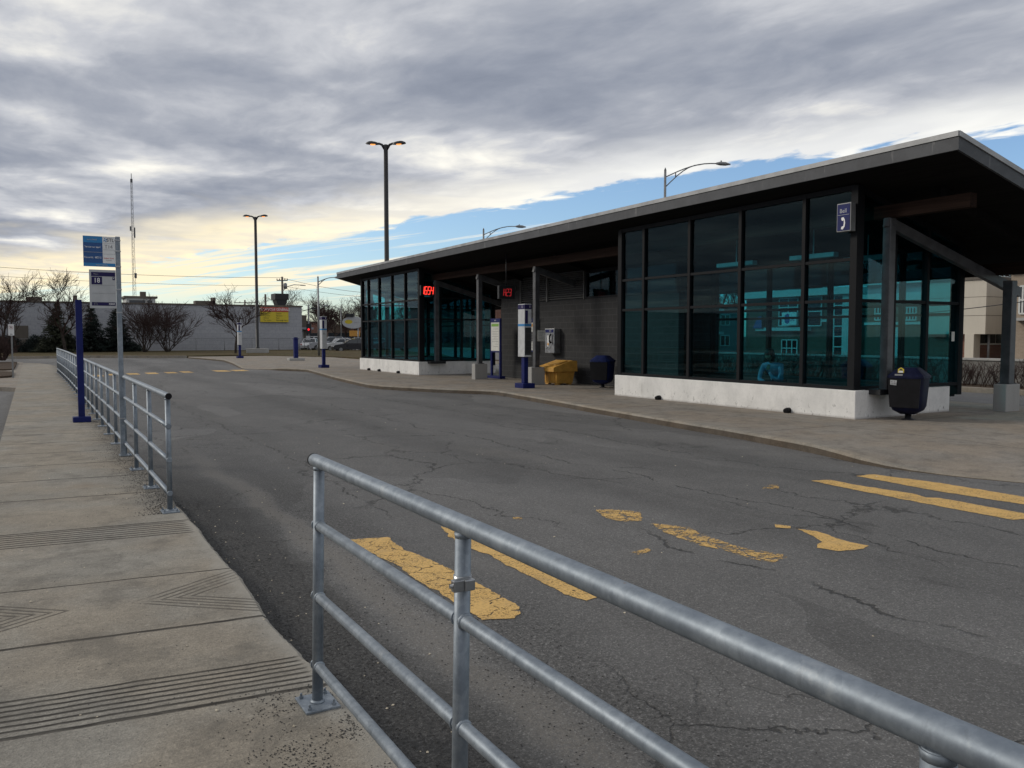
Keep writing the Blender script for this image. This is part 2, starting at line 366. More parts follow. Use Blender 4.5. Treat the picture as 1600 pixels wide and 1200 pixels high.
def mat_galv():
    m, nt, b = newmat('galvanised_steel'); p = geo(nt)
    sp = nt.xyz(nt.vor(p, 55, 'F1', 'Color'))[0]; n = nt.noise(p, 9, 6, .7); n2 = nt.noise(nt.vm('MULTIPLY', p, (1, 1, .3)), 26, 4, .7)
    v = nt.m('ADD', nt.m('MULTIPLY', sp, .10), nt.m('ADD', nt.m('MULTIPLY', n, .8), nt.m('MULTIPLY', n2, .45)))
    c = nt.mix(nt.ss(v, .45, 1.05), (.17, .20, .235), (.33, .37, .41))
    c = nt.mix(nt.m('MULTIPLY', nt.ss(nt.noise(p, 7, 5, .75), .58, .70), .3), c, (.46, .48, .49))
    drip = nt.noise(nt.vm('MULTIPLY', p, (14, 14, 1.2)), 2.0, 4, .7); c = nt.mix(nt.m('MULTIPLY', nt.ss(drip, .55, .7), .35), c, (.10, .115, .135))
    c = nt.mix(nt.m('MULTIPLY', nt.ss(nt.noise(p, 16, 5, .8), .66, .74), .5), c, (.19, .13, .09))
    nt.put(b.inputs['Base Color'], c); b.inputs['Metallic'].default_value = .55
    nt.put(b.inputs['Roughness'], nt.m('MULTIPLY_ADD', n2, .3, .40))
    nt.put(b.inputs['Normal'], nt.bump(n2, .12, .004)); return m
def mat_block(name, c0, c1, bw, bh, mort, mcol, axis='Y', bump=.4):
    m, nt, b = newmat(name); p = geo(nt); X, Y, Z = nt.xyz(p)
    u = {'Y': Y, 'X': X, 'XY': nt.m('ADD', X, Y)}[axis]
    br = nt.new('ShaderNodeTexBrick'); nt.put(br.inputs['Vector'], nt.comb(u, Z, 0)); br.inputs['Scale'].default_value = 1
    br.inputs['Brick Width'].default_value = bw; br.inputs['Row Height'].default_value = bh; br.inputs['Mortar Size'].default_value = mort
    br.inputs['Mortar Smooth'].default_value = .2
    nt.put(br.inputs['Color1'], c0); nt.put(br.inputs['Color2'], c1); nt.put(br.inputs['Mortar'], mcol)
    n = nt.noise(p, 5, 6, .7); c = nt.mix(.5, br.outputs['Color'], nt.mix(n, (.25, .25, .25), (.9, .9, .9)), 'OVERLAY')
    nt.put(b.inputs['Base Color'], c); nt.put(b.inputs['Roughness'], .9)
    nt.put(b.inputs['Normal'], nt.bump(nt.m('ADD', nt.m('MULTIPLY', n, .5), nt.m('SUBTRACT', 1.0, br.outputs['Fac'])), bump, .015)); return m
def mat_wall(name, col, var=.2, streak=.25):
    m, nt, b = newmat(name); p = geo(nt)
    n = nt.noise(p, 1.2, 6, .65); s = nt.noise(nt.vm('MULTIPLY', p, (2.5, 2.5, .25)), 1.0, 5, .65); f = nt.noise(p, 45, 3, .7)
    v = nt.m('MULTIPLY_ADD', nt.m('SUBTRACT', n, .5), var * 2, 1.0)
    v = nt.m('MULTIPLY', v, nt.m('MULTIPLY_ADD', nt.m('SUBTRACT', s, .5), streak * 2, 1.0))
    v = nt.m('MULTIPLY', v, nt.m('MULTIPLY_ADD', nt.m('SUBTRACT', f, .5), .25, 1.0))
    nd = nt.vm('SCALE', col).node; nt.put(nd.inputs['Scale'], v); nt.put(b.inputs['Base Color'], nd.outputs[0])
    nt.put(b.inputs['Roughness'], .88); b.inputs['Specular IOR Level'].default_value = .3
    nt.put(b.inputs['Normal'], nt.bump(f, .25, .008)); return m
def mat_base():            # rendered white plinth with black scuffs
    m, nt, b = newmat('white_painted_concrete'); p = geo(nt); X, Y, Z = nt.xyz(p)
    n = nt.noise(p, 1.6, 6, .65); f = nt.noise(p, 30, 4, .7)
    c = nt.mix(nt.ss(n, .3, .7), (.64, .635, .615), (.80, .79, .765))
    c = nt.mix(nt.m('MULTIPLY', nt.ss(f, .52, .75), .18), c, (.3, .3, .29))
    low = nt.ss(Z, .5, .14)
    sp = nt.m('MULTIPLY', nt.ss(nt.noise(nt.vm('MULTIPLY', p, (1, 1, .6)), 11, 5, .8), .585, .65), nt.m('MULTIPLY_ADD', low, .85, .12))
    c = nt.mix(sp, c, (.09, .08, .07))
    c = nt.mix(nt.m('MULTIPLY', nt.ss(nt.m('ADD', Z, nt.m('MULTIPLY', f, .05)), .21, .15), .55), c, (.16, .14, .12))
    st = nt.m('MULTIPLY', nt.ss(nt.noise(nt.vm('MULTIPLY', p, (4, 4, .5)), 1.0, 5, .75), .55, .7), .3)
    c = nt.mix(st, c, (.3, .28, .25))
    nt.put(b.inputs['Base Color'], c); nt.put(b.inputs['Roughness'], .85)
    nt.put(b.inputs['Normal'], nt.bump(nt.m('ADD', n, nt.m('MULTIPLY', f, .4)), .3, .01)); return m
def mat_grass(name, a, bb, c3):
    m, nt, b = newmat(name); p = geo(nt)
    n = nt.noise(p, .35, 6, .7); f = nt.noise(p, 9, 5, .8); g = nt.noise(p, 60, 3, .8)
    c = nt.mix(nt.ss(n, .35, .65), a, bb); c = nt.mix(nt.ss(f, .5, .75), c, c3)
    nd = nt.vm('SCALE', c).node; nt.put(nd.inputs['Scale'], nt.m('MULTIPLY_ADD', g, 1.2, .4))
    nt.put(b.inputs['Base Color'], nd.outputs[0]); nt.put(b.inputs['Roughness'], .95); b.inputs['Specular IOR Level'].default_value = .1
    nt.put(b.inputs['Normal'], nt.bump(nt.m('ADD', f, g), .8, .05)); return m
def mat_fascia():
    m, nt, b = newmat('weathered_fascia_metal'); p = geo(nt)
    n = nt.noise(p, 3, 5, .7); s = nt.noise(nt.vm('MULTIPLY', p, (4, 4, .5)), 1.2, 5, .75)
    c = nt.mix(nt.ss(n, .3, .7), (.037, .040, .047), (.058, .062, .07))
    c = nt.mix(nt.m('MULTIPLY', nt.ss(s, .60, .72), .55), c, (.30, .30, .30))
    nt.put(b.inputs['Base Color'], c); b.inputs['Metallic'].default_value = .1; nt.put(b.inputs['Roughness'], .6); return m
def mat_wood(name, col, axis=(6, .6, 6)):
    m, nt, b = newmat(name); p = geo(nt)
    n = nt.noise(nt.vm('MULTIPLY', p, axis), 1.5, 6, .65, 1.0)
    c = nt.mix(nt.ss(n, .3, .7), tuple(x * .6 for x in col), tuple(x * 1.35 for x in col))
    nt.put(b.inputs['Base Color'], c); nt.put(b.inputs['Roughness'], .9); b.inputs['Specular IOR Level'].default_value = .1; nt.put(b.inputs['Normal'], nt.bump(n, .2, .01)); return m
M['asphalt'] = mat_asphalt()
M['slab'] = mat_concrete('pavement_concrete', (.264, .243, .209), slab=True)
M['island'] = mat_concrete('island_concrete', (.245, .218, .188), joints=3.1)
M['kerb'] = mat_concrete('kerb_concrete', (.26, .235, .20))
M['kerbface'] = mat_concrete('shaded_kerb_face', (.105, .086, .068))  # kerb concrete darkened, the shade of the upright face put into its colour
M['paint'] = mat_paint()
M['glass'] = mat_glass('teal_tinted_glass', (.435, .745, .79), .014)
M['clear_glass'] = mat_glass('plain_glass', (.75, .8, .8), .06)
M['galv'] = mat_galv()
M['base'] = mat_base()
M['pier'] = mat_wall('concrete_pier', (.34, .335, .32), .15, .2)
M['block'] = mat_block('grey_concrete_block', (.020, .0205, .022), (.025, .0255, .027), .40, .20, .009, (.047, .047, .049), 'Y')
M['frame'] = simple('black_window_frame', (.007, .008, .010), .6, 0, .2, spec=.15)
M['steel'] = simple('grey_painted_steel', (.085, .088, .094), .5, .3, .25, 4, .1)
M['fascia'] = mat_fascia()
M['flash'] = simple('pale_roof_flashing', (.30, .305, .31), .5, .2, .2, 3)
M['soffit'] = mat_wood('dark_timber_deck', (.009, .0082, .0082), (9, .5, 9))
M['glulam'] = mat_wood('brown_glulam', (.022, .013, .010), (7, .4, 14))
M['navy'] = simple('navy_blue_paint', (.008, .014, .10), .5, .0, .2, 5, spec=.2)
M['navybin'] = simple('navy_plastic', (.004, .006, .026), .55, 0, .25, 8, .1, spec=.2)
M['binblue'] = simple('blue_plastic', (.008, .016, .075), .55, 0, .25, 8, .1, spec=.2)
M['black'] = simple('black_metal', (.016, .017, .02), .5, .2, .2)
M['blackpl'] = simple('black_plastic', (.008, .008, .010), .6, 0, .2, spec=.2)
M['white'] = simple('white_sign_face', (.68, .69, .69), .5, 0, .06)
M['paper'] = simple('off_white_paper', (.6, .6, .56), .8, 0, .08)
M['totem'] = simple('pale_grey_panel', (.47, .48, .49), .55, 0, .1)
M['greysign'] = simple('grey_sign_face', (.42, .43, .44), .5, 0, .08)
M['blue1'] = simple('mid_blue_sign', (.02, .19, .44), .5, 0, .08)
M['blue2'] = simple('deep_blue_sign', (.012, .075, .24), .5, 0, .08)
M['purple'] = simple('dark_violet_sign', (.02, .016, .075), .6, 0, .08, spec=.2)
M['inkwhite'] = simple('white_lettering', (.8, .8, .8), .6, 0, .03)
M['inkblack'] = simple('black_lettering', (.02, .02, .025), .6, 0, .1)
M['inkgrey'] = simple('grey_lettering', (.25, .25, .26), .6, 0, .1)
M['inkred'] = simple('red_lettering', (.5, .03, .03), .6, 0, .1)
M['green'] = simple('green_sign_band', (.2, .4, .06), .6, 0, .1)
M['orange'] = simple('orange_sign_band', (.6, .3, .06), .6, 0, .1)
M['gritbox'] = simple('yellow_plastic', (.56, .30, .055), .55, 0, .15, 5, .1)
M['inox'] = simple('stainless_steel', (.35, .36, .37), .35, .8, .2, 8)
M['led'] = emit('red_led', (1.0, .045, .03), 1.6)
M['leddim'] = emit('dim_red_led', (1.0, .05, .06), .22)
M['lamp'] = emit('amber_lamp', (1.0, .36, .09), 1.5)
M['redlight'] = emit('red_signal', (1.0, .02, .03), 1.2)
M['grass'] = mat_grass('dormant_grass', (.085, .075, .035), (.10, .075, .045), (.13, .10, .06))
M['soil'] = mat_grass('bare_soil', (.075, .055, .042), (.10, .075, .055), (.14, .11, .085))
M['bark'] = simple('grey_brown_bark', (.05, .042, .037), .95, 0, .35, 5, .3, 40, .05)
M['twig'] = simple('reddish_brown_twigs', (.055, .037, .034), .95, 0, .3, 5, spec=.05)
M['needle'] = simple('dark_spruce_needles', (.013, .023, .019), .8, 0, .6, 1.2)
M['needle2'] = simple('olive_conifer_needles', (.034, .04, .022), .8, 0, .6, 1.2)
M['whwall'] = mat_wall('grey_block_wall', (.29, .30, .325), .16, .22)
M['whblock'] = mat_block('grey_painted_block', (.295, .305, .33), (.325, .335, .36), .8, .4, .02, (.27, .275, .295), 'X')
M['mast'] = simple('dark_mast_steel', (.10, .105, .115), .6, .2, .15)
M['slat'] = simple('grey_louvre_slats', (.10, .10, .098), .6, 0, .15)
M['lowwall'] = mat_wall('weathered_low_wall', (.17, .165, .155), .2, .3)
M['whdark'] = mat_wall('weathered_brown_wall', (.12, .105, .09), .2, .3)
M['brick'] = mat_block('red_brick', (.17, .065, .042), (.13, .05, .034), .24, .08, .008, (.25, .22, .19), 'XY')
M['brownbrick'] = mat_block('brown_brick', (.072, .045, .030), (.06, .039, .027), .24, .08, .008, (.22, .19, .16), 'XY')
M['tanbrick'] = mat_block('tan_brick', (.28, .22, .165), (.25, .20, .15), .24, .08, .008, (.30, .26, .22), 'XY')
M['beige'] = mat_wall('beige_panel', (.52, .48, .41), .08, .1)
M['trim'] = mat_wall('white_trim', (.54, .55, .53), .06, .08)
M['siding'] = mat_block('pale_clapboard', (.21, .225, .225), (.195, .21, .21), 8.0, .14, .012, (.12, .125, .125), 'XY')
M['shingle'] = simple('dark_roof_shingles', (.05, .047, .045), .9, 0, .3, 10, .4)
M['darkglass'] = simple('dark_window_glass', (.015, .02, .025), .08, 0, .2, .3, spec=.7)
M['pole'] = simple('weathered_wood_pole', (.13, .11, .095), .9, 0, .25, 3)
M['alum'] = simple('grey_lamp_pole', (.22, .225, .23), .5, .5, .15)
M['yellowsign'] = simple('yellow_sign_face', (.56, .44, .03), .6, 0, .06)
M['redsign'] = simple('red_sign_face', (.40, .045, .04), .6, 0, .08)
M['rubber'] = simple('tyre_rubber', (.02, .02, .02), .8, 0, .2)
M['skin'] = simple('skin', (.30, .17, .115), .55, 0, .1)
M['hair'] = simple('dark_hair', (.015, .011, .009), .6, 0, .3, 40)
M['jacket'] = simple('light_blue_fabric', (.34, .37, .50), .85, 0, .12, 9, .2)
M['trousers'] = simple('dark_fabric', (.035, .04, .055), .85, 0, .2)
M['shoe'] = simple('dark_shoe', (.03, .028, .026), .5, 0, .2)
M['grit'] = simple('dark_grit', (.045, .043, .042), .9, 0, .5, 3)
M['litter'] = simple('pale_litter', (.5, .44, .34), .9, 0, .4, 3)
# ------------------------------------------------------------------ ground, roads, pavements
def sheet(name, poly, z, mat):
    b = MB(); b.add([(p[0], p[1], z) for p in poly], [tuple(range(len(poly)))]); return struct(b.build(name, mat))
sheet('ground', [(-1500, -1500), (1500, -1500), (1500, 1500), (-1500, 1500)], -.03, mat_grass('dry_earth', (.07, .065, .05), (.09, .08, .065), (.12, .11, .09)))
M['asphalt2'] = simple('worn_far_asphalt', (.115, .11, .105), .9, 0, .2, 2, .2)
sheet('bus_road', [(-90, -40), (25.2, -40), (25.2, 76), (-90, 76)], 0, M['asphalt'])
sheet('boulevard', [(29.5, -60), (46, -60), (46, 160), (29.5, 160)], 0.0, M['asphalt2'])
sheet('car_park', [(24, 86), (64, 86), (64, 150), (24, 150)], 0.008, M['asphalt2'])
# left pavement: a slab with a worn right edge
prof = [(1.165, -6)]
y = -6.0
while y < 50:
    y += .035 if 1 < y < 9 else .5
    w = (mnoise.noise(Vector((y * 1.7, 3.1, 0))) * .022 + mnoise.noise(Vector((y * 7, 9.1, 0))) * .009 - max(0, mnoise.noise(Vector((y * 5.3, 2.2, 4))) - .25) * .05 + mnoise.noise(Vector((y * 26, 4, 0))) * .005) if y < 12 else 0
    dip = -.045 * math.exp(-((y - 4.6) / .55) ** 2)
    prof.append((1.165 + w + dip, y))
prof += [(1.1, 51.5), (.85, 54), (.4, 56.3), (-.2, 57.3), (-.6, 57.3)]
left = [(-.45, 57.3), (-.45, -6)]
b = MB(); n = len(prof)
ch = .022
vs = []
for x, yy in prof: vs += [(-.45, yy, PAV), (x - ch, yy, PAV), (x, yy, PAV - ch * .8), (x + .004, yy, -.03)]
fs = []
for i in range(n - 1):
    for k in range(3): fs.append((4 * i + k, 4 * i + k + 1, 4 * i + 5 + k, 4 * i + 4 + k))
b.add(vs, fs)
b.add([(-.45, -6, PAV), (-.45, 57.3, PAV), (-.45, 57.3, -.03), (-.45, -6, -.03)], [(0, 1, 2, 3)])
struct(b.build('pavement', M['slab']))
# apron with the planting beds, left of the pavement
ap = [(-.45, 30), (-.45, 59), (-26, 59), (-26, 31.5)] + [(-2.2, 31.5), (-1.5, 31.3), (-.9, 30.8)]
b = MB(); b.prism(ap[::-1][::-1], -.03, PAV - .003); struct(b.build('concrete_apron', M['island']))
def bed(Y0, Y1, x1):
    b = MB(); b.prism([(x1 - .3, Y0), (x1, Y0 + .5), (x1 + .02, (Y0 + Y1) / 2), (x1, Y1 - .6), (x1 - .4, Y1), (-25, Y1), (-25, Y0)], PAV - .01, PAV + .07)
    return struct(b.build('planting_bed', M['soil']))
bed(45.2, 58, -.75); bed(37.2, 42.6, -.7)
# island pavement with its saw-tooth kerb
edge_px = [(294, 557.4, .13), (322, 559.5, .13), (350, 562, .13), (364, 566.7, .13), (373, 571.5, .11), (381.5, 576.6, .02), (400, 577, .012), (417.5, 577, .02), (425, 575.6, .09), (432, 575, .13),
           (479, 576.6, .13), (500, 582, .13), (521.6, 588, .13), (550, 594.5, .13), (575, 600, .13), (596, 602.4, .13), (626, 603.9, .13), (701, 607.7, .13), (770, 609.8, .13), (788, 612, .13), (810, 616, .13), (866, 625.3, .13), (919.5, 635, .13),
           (974, 644, .13), (1060, 658.5, .13), (1158, 674, .13), (1215, 685, .13), (1272, 694, .13), (1307, 703, .125), (1342, 714.6, .095), (1381, 725.5, .05), (1425, 735, .02), (1470, 741, .012), (1512, 745.5, .01), (1600, 755, .01)]
edge = [G(px, py, z) for px, py, z in edge_px]
edge += [Vector((11.4, 3.4, .01)), Vector((13.2, 1.4, .03)), Vector((15.2, .2, .08)), Vector((17.4, -.3, .13))]
def smooth_edge(e):
    out = []
    for i in range(len(e) - 1):
        a, b_ = e[i], e[i + 1]; n = max(1, int((b_ - a).length / .35))
        for k in range(n): out.append(a.lerp(b_, k / n))
    return out + [e[-1]]
E = smooth_edge(edge)
# a little relaxation so that the kerb bends instead of breaking
for _ in range(2):
    E = [E[0]] + [(E[i - 1] + E[i] * 2 + E[i + 1]) / 4 for i in range(1, len(E) - 1)] + [E[-1]]
b = MB(); vs = []; fs = []
kb = MB(); kvs = []; kfs = []
for i, p in enumerate(E):
    d = (E[min(i + 1, len(E) - 1)] - E[max(i - 1, 0)]); d.z = 0; d.normalize()
    nrm = Vector((-d.y, d.x, 0));
    if nrm.x < 0 and abs(nrm.x) > abs(nrm.y) * .2: nrm = -nrm
    wob = mnoise.noise(p * 1.3) * .012 + mnoise.noise(p * 6) * .006
    q = p + nrm * .16; q.z = p.z
    # kerb: foot, face, worn edge, top back
    kvs += [p - nrm * .012 + Vector((0, 0, -p.z - .02)), p - nrm * (.004 - wob) + Vector((0, 0, -min(.035, p.z * .4))), p + nrm * .03 + Vector((0, 0, wob * .5)), q]
    xi = max(q.x + 1.2, 11.5) if p.y > 12 else max(q.x + 1.5, 13.6)
    zi = PAV
    yb = p.y if p.y > 8 else 8 * .5 + p.y * .5
    yi = p.y if p.y > 5 else p.y * .75 + 1.25
    vs += [q, Vector((xi, yi, zi)), Vector((19.6, yi, zi))]
for i in range(len(E) - 1):
    fs += [(3 * i, 3 * i + 3, 3 * i + 4, 3 * i + 1), (3 * i + 1, 3 * i + 4, 3 * i + 5, 3 * i + 2)]
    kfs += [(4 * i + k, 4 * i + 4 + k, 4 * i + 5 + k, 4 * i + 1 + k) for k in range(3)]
m_ = len(E) - 1
b.add(vs, fs); kb.add(kvs, kfs, 0, False)
# back edge of the island and the strip behind the far end
vb = [(19.6, -.5, PAV), (19.6, 72, PAV), (19.62, 72, -.03), (19.62, -.5, -.03)]
b.add(vb, [(0, 1, 2, 3)])
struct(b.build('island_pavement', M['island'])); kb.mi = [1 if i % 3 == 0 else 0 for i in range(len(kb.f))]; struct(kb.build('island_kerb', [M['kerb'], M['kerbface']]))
# grass beyond the road, with its kerb
gl = [(-90, 73.9), (-20, 73.8), (4, 73.6), (10.5, 69.3), (15, 71.4), (20.3, 60), (20.6, 52), (24.8, 50), (31, 66), (34, 84), (27, 97), (-90, 97)]
vb = MB(); vb.prism(gl, -.03, PAV + .05); struct(vb.build('grass_verge', M['grass']))
kb = MB()
for a, c in zip(gl[:3], gl[1:4]): kb.bar((a[0], a[1] - .1, .08), (c[0], c[1] - .1, .08), .2, .22)
struct(kb.build('verge_kerb', M['kerb']))
# planter strip with kerb across the lane
b = MB(); b.box((25.0, -30, -.03), (25.3, 50, .15)); struct(b.build('planter_kerb', M['kerb']))
b = MB(); b.box((25.3, -30, -.03), (27.5, 50, .12)); struct(b.build('planter_bed', M['soil']))
b = MB(); b.box((46, -60, -.03), (52, 160, .13)); struct(b.build('far_pavement', M['island']))
# a light threshold kerb on the lane side of the island
b = MB(); b.box((19.63, -.5, -.03), (20.4, 60, .035)); struct(b.build('gutter_strip', M['island']))
# ------------------------------------------------------------------ painted stripes
def stripe(px, wear, grow=True):
    raw = [G(x, y, .004) for x, y in px]; pts = []
    for a, q in zip(raw, raw[1:] + raw[:1]):       # worn, ragged outline
        n = max(1, int((q - a).length / .025))
        for k in range(n):
            v = a.lerp(q, k / n); w = Vector((mnoise.noise(v * 9) * .02 + mnoise.noise(v * 31) * .012, mnoise.noise(v * 9 + Vector((7, 7, 0))) * .02 + mnoise.noise(v * 31 + Vector((5, 0, 0))) * .012, 0)); pts.append(v + w)
    c = sum(pts, Vector()) / len(pts)
    b = MB((c.x, c.y, 0)); b.add(pts, [tuple(range(len(pts)))])
    o = struct(b.build('crosswalk_stripe', M['paint'], None, (c.x, c.y, 0))); o.color = (wear, 0, 0, 1); return o
stripe([(542, 844), (604, 839), (631, 858), (678, 877), (746, 911), (810, 946), (814, 958), (802, 966), (754, 968), (733, 956), (691, 928), (652, 907), (618, 881), (580, 864)], .37)
stripe([(690, 822), (700, 825), (735, 838), (759, 849), (801, 864), (856, 894), (905, 918), (938, 931), (915, 938), (884, 929), (834, 903), (795, 884), (766, 867), (733, 857), (702, 838)], .33)
stripe([(930, 796), (965, 796), (1000, 800), (1004, 813), (974, 815), (946, 809)], .45)
stripe([(1015, 817), (1075, 823), (1112, 840), (1165, 857), (1224, 866), (1229, 871), (1206, 879), (1180, 875), (1140, 862), (1092, 851), (1040, 832)], .475)
stripe([(1243, 826), (1276, 829.7), (1320, 845), (1357, 853), (1346, 858), (1311, 861), (1274, 855), (1284, 846), (1263, 833)], .2)
stripe([(1209, 819), (1235, 822), (1236, 825), (1213, 824)], .3)
stripe([(1187, 759), (1215, 757), (1217, 763), (1192, 764)], .52)
stripe([(985, 863), (1012, 856), (1016, 861), (998, 866)], .50)
stripe([(800, 808), (815, 808), (815, 812), (801, 812)], .5)
stripe([(1267, 751), (1298, 749.6), (1337, 757.5), (1429, 771.5), (1446, 777), (1469, 778), (1600, 802), (1720, 826), (1700, 834), (1600, 811), (1582, 812), (1469, 791), (1337, 765.5)], .28)
stripe([(1337, 743.5), (1364, 741), (1469, 754.5), (1600, 776), (1720, 797), (1720, 810), (1600, 788), (1469, 768), (1381, 751.5)], .28)
for px, py, w in ((152, 587, .42), (175.6, 585.3, .38), (208, 584.2, .38), (237, 583.2, .3), (267, 582.2, .42), (291, 581.2, .4), (346, 579.6, .3), (374, 578.8, .28)):
    c = G(px, py, .004); b = MB((c.x, c.y, 0)); h = .24 if px < 300 else .34
    b.add([(c.x - h, c.y - .8, .004), (c.x + h, c.y - .8, .004), (c.x + h, c.y + .8, .004), (c.x - h, c.y + .8, .004)], [(0, 1, 2, 3)])
    o = struct(b.build('crosswalk_stripe', M['paint'], None, (c.x, c.y, 0))); o.color = (w, 0, 0, 1)
# ------------------------------------------------------------------ loose grit and litter
rg = random.Random(3)
def pebbles(name, spots, mat, label, cat):
    b = MB()
    for x, y, z, r in spots:
        a = rg.random() * 6.28; vs = []
        for k in range(4): vs.append((x + r * math.cos(a + k * 1.57) * rg.uniform(.6, 1.2), y + r * math.sin(a + k * 1.57) * rg.uniform(.6, 1.2), z + r * rg.uniform(.1, .5)))
        vs.append((x + rg.uniform(-.3, .3) * r, y + rg.uniform(-.3, .3) * r, z + r * rg.uniform(.7, 1.1))); 
        b.add(vs, [(0, 1, 4), (1, 2, 4), (2, 3, 4), (3, 0, 4)])
    return tag(b.build(name, mat), label, cat, kind='stuff')
sp = []
for _ in range(14000):                       # at the foot of the near railing
    y = rg.uniform(-.5, 3.75); x = 1.12 - abs(rg.gauss(0, .2))
    if mnoise.noise(Vector((x * 3.5, y * 3.5, 1))) + rg.uniform(-.35, .35) < -.05: continue
    if y > 3.2 and rg.random() < .5: continue
    sp.append((x, y, PAV, rg.uniform(.0018, .0055)))
for _ in range(5200):                       # along the far railing
    y = 8 + rg.random() ** 1.5 * 16; x = 1.13 - abs(rg.gauss(0, .16 + .1 * mnoise.noise(Vector((0, y, 0)))))
    sp.append((x, y, PAV, rg.uniform(.0025, .0075)))
for _ in range(700): sp.append((rg.uniform(-.4, 1.1), rg.uniform(2, 9), PAV, rg.uniform(.0015, .004)))
pebbles('loose_grit', sp, M['grit'], 'black grit scattered on the pavement at the foot of the railings', 'grit')
sp = []
for _ in range(4200):
    y = rg.uniform(1.2, 9.5); x = 1.2 + abs(rg.gauss(0, .22))
    sp.append((x, y, 0, rg.uniform(.002, .0075)))
for _ in range(2200):
    y = rg.uniform(1.0, 9.5); x = rg.gauss(2.2, .25)
    sp.append((x, y, 0, rg.uniform(.002, .007)))
pebbles('road_gravel', sp, M['grit'], 'dark gravel lying in the gutter beside the pavement', 'gravel')
sp = [(rg.uniform(-.4, 1.1), rg.uniform(3, 12), PAV, rg.uniform(.004, .010)) for _ in range(45)] + [(1.2 + abs(rg.gauss(0, .3)), rg.uniform(3, 9), 0, rg.uniform(.004, .010)) for _ in range(60)] + \
     [(rg.uniform(2, 11), rg.uniform(3, 20), 0, rg.uniform(.006, .014)) for _ in range(90)]
pebbles('pale_litter', sp, M['litter'], 'tiny pale scraps and dead leaves strewn over pavement and road', 'litter')
# ------------------------------------------------------------------ the bus terminal
XF, XB = 13.8, 17.2                        # front and back glass
N0, N1 = 10.66, 18.0                        # near waiting room along Y
F0, F1 = 31.4, 38.2                        # far waiting room
SL = .27
def zu(x, y=12.0): return 4.80 - SL * (x - 13.25) - .0065 * (y - 8)      # underside of the roof
TB = thing('bus_terminal', 'long dark glass bus terminal with a sloping shed roof over white plinths on the island', 'bus terminal', (16, 24, PAV))
TO = (16, 24, PAV)
def part(name, b, mats, parent=None, label=None):
    o = b.build(name, mats, parent or TB)
    if label: o['label'] = label
    return o
# roof -------------------------------------------------------------
SK = .04
RX0, RX1 = 13.25, 19.3
def ynear(x): return 8.32 - SK * (x - RX0)
def yfar(x): return 40.35 - .05 * (x - RX0)
rp = [(RX0 + .05, ynear(RX0) + .05), (RX1 - .05, ynear(RX1) + .05), (RX1 - .05, yfar(RX1) - .05), (RX0 + .05, yfar(RX0) - .05)]
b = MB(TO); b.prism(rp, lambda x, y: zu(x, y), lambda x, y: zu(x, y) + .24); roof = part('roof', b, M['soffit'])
b = MB(TO); fl = MB(TO)
def edge_strip(b, p, q, z0, z1, t, side):   # a strip standing on the line p-q
    p, q = Vector((*p, 0)), Vector((*q, 0)); d = (q - p).normalized(); nn = Vector((d.y, -d.x, 0)) * t * side
    vs = []
    for c in (p, q):
        for o in (Vector(), nn):
            for z in (z0, z1): vs.append(c + o + Vector((0, 0, zu(c.x, c.y) + z)))
    b.add(vs, [(0, 1, 3, 2), (4, 6, 7, 5), (0, 4, 5, 1), (2, 3, 7, 6), (1, 5, 7, 3), (0, 2, 6, 4)])
c0, c1, c2, c3 = (RX0, ynear(RX0)), (RX1, ynear(RX1)), (RX1, yfar(RX1)), (RX0, yfar(RX0))
for p, q in ((c0, c1), (c1, c2), (c2, c3), (c3, c0)):
    edge_strip(b, p, q, -.015, .205, .045, -1)
    edge_strip(fl, p, q, .205, .292, .02, 1); edge_strip(fl, p, q, .207, .290, .10, -1)
part('fascia', b, M['fascia'], roof); part('flashing', fl, M['flash'], roof)
b = MB(TO); b.prism([(RX0 + .1, ynear(RX0) + .1), (RX1 - .1, ynear(RX1) + .1), (RX1 - .1, yfar(RX1) - .1), (RX0 + .1, yfar(RX0) - .1)], lambda x, y: zu(x, y) + .245, lambda x, y: zu(x, y) + .28)
part('roof_covering', b, M['steel'], roof)
# beams
for x, y0 in ((14.42, 8.75), (18.0, 8.6)):
    b = MB(TO); z = 4.0 - SL * (x - 14.4)
    b.extr([(x - .1, z), (x + .1, z), (x + .1, z + .25), (x - .1, z + .25)], 1, y0, 39.9)
    part('timber_beam', b, M['glulam'])
for y in (9.4, 13.9, 18.2, 22.5, 26.8, 31.1, 35.4, 39.2):
    b = MB(TO)
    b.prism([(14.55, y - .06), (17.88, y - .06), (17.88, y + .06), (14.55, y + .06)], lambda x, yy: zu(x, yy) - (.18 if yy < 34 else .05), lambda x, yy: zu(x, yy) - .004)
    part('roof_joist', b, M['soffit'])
def column(x, y, pier, ztop, w=.17):
    b = MB(TO); z0 = PAV + (.58 if pier else .56)
    b.box((x - w / 2, y - w / 2, z0), (x + w / 2, y + w / 2, ztop), 0, .012)
    b.box((x - .13, y - .13, z0 - .002), (x + .13, y + .13, z0 + .018))
    o = part('column', b, M['steel'])
    if pier:
        b = MB(TO); b.box((x - .26, y - .14, PAV - .02), (x + .26, y + .14, PAV + .578), 0, .02)
        part('pier', b, M['pier'])
    return o
for y, pier in ((10.38, False), (23.35, True), (27.35, True), (31.12, False), (38.7, True)):
    column(14.4, y, pier, 3.995)
    b = MB(TO); b.bar((14.30, y + .001, 4.0 - .10 + SL * .1), (18.9, y + .001, 3.9 - SL * 4.5), .12, .2); part('rafter', b, M['steel'])
    if not pier:
        b = MB(TO); b.box((14.05, y - .14, .60), (14.75, y + .2, .70)); part('bracket', b, M['black'])
for y in (10.1, 23.35, 38.9): column(18.06, y, True, 3.02 - SL * .06 - .1, .2)
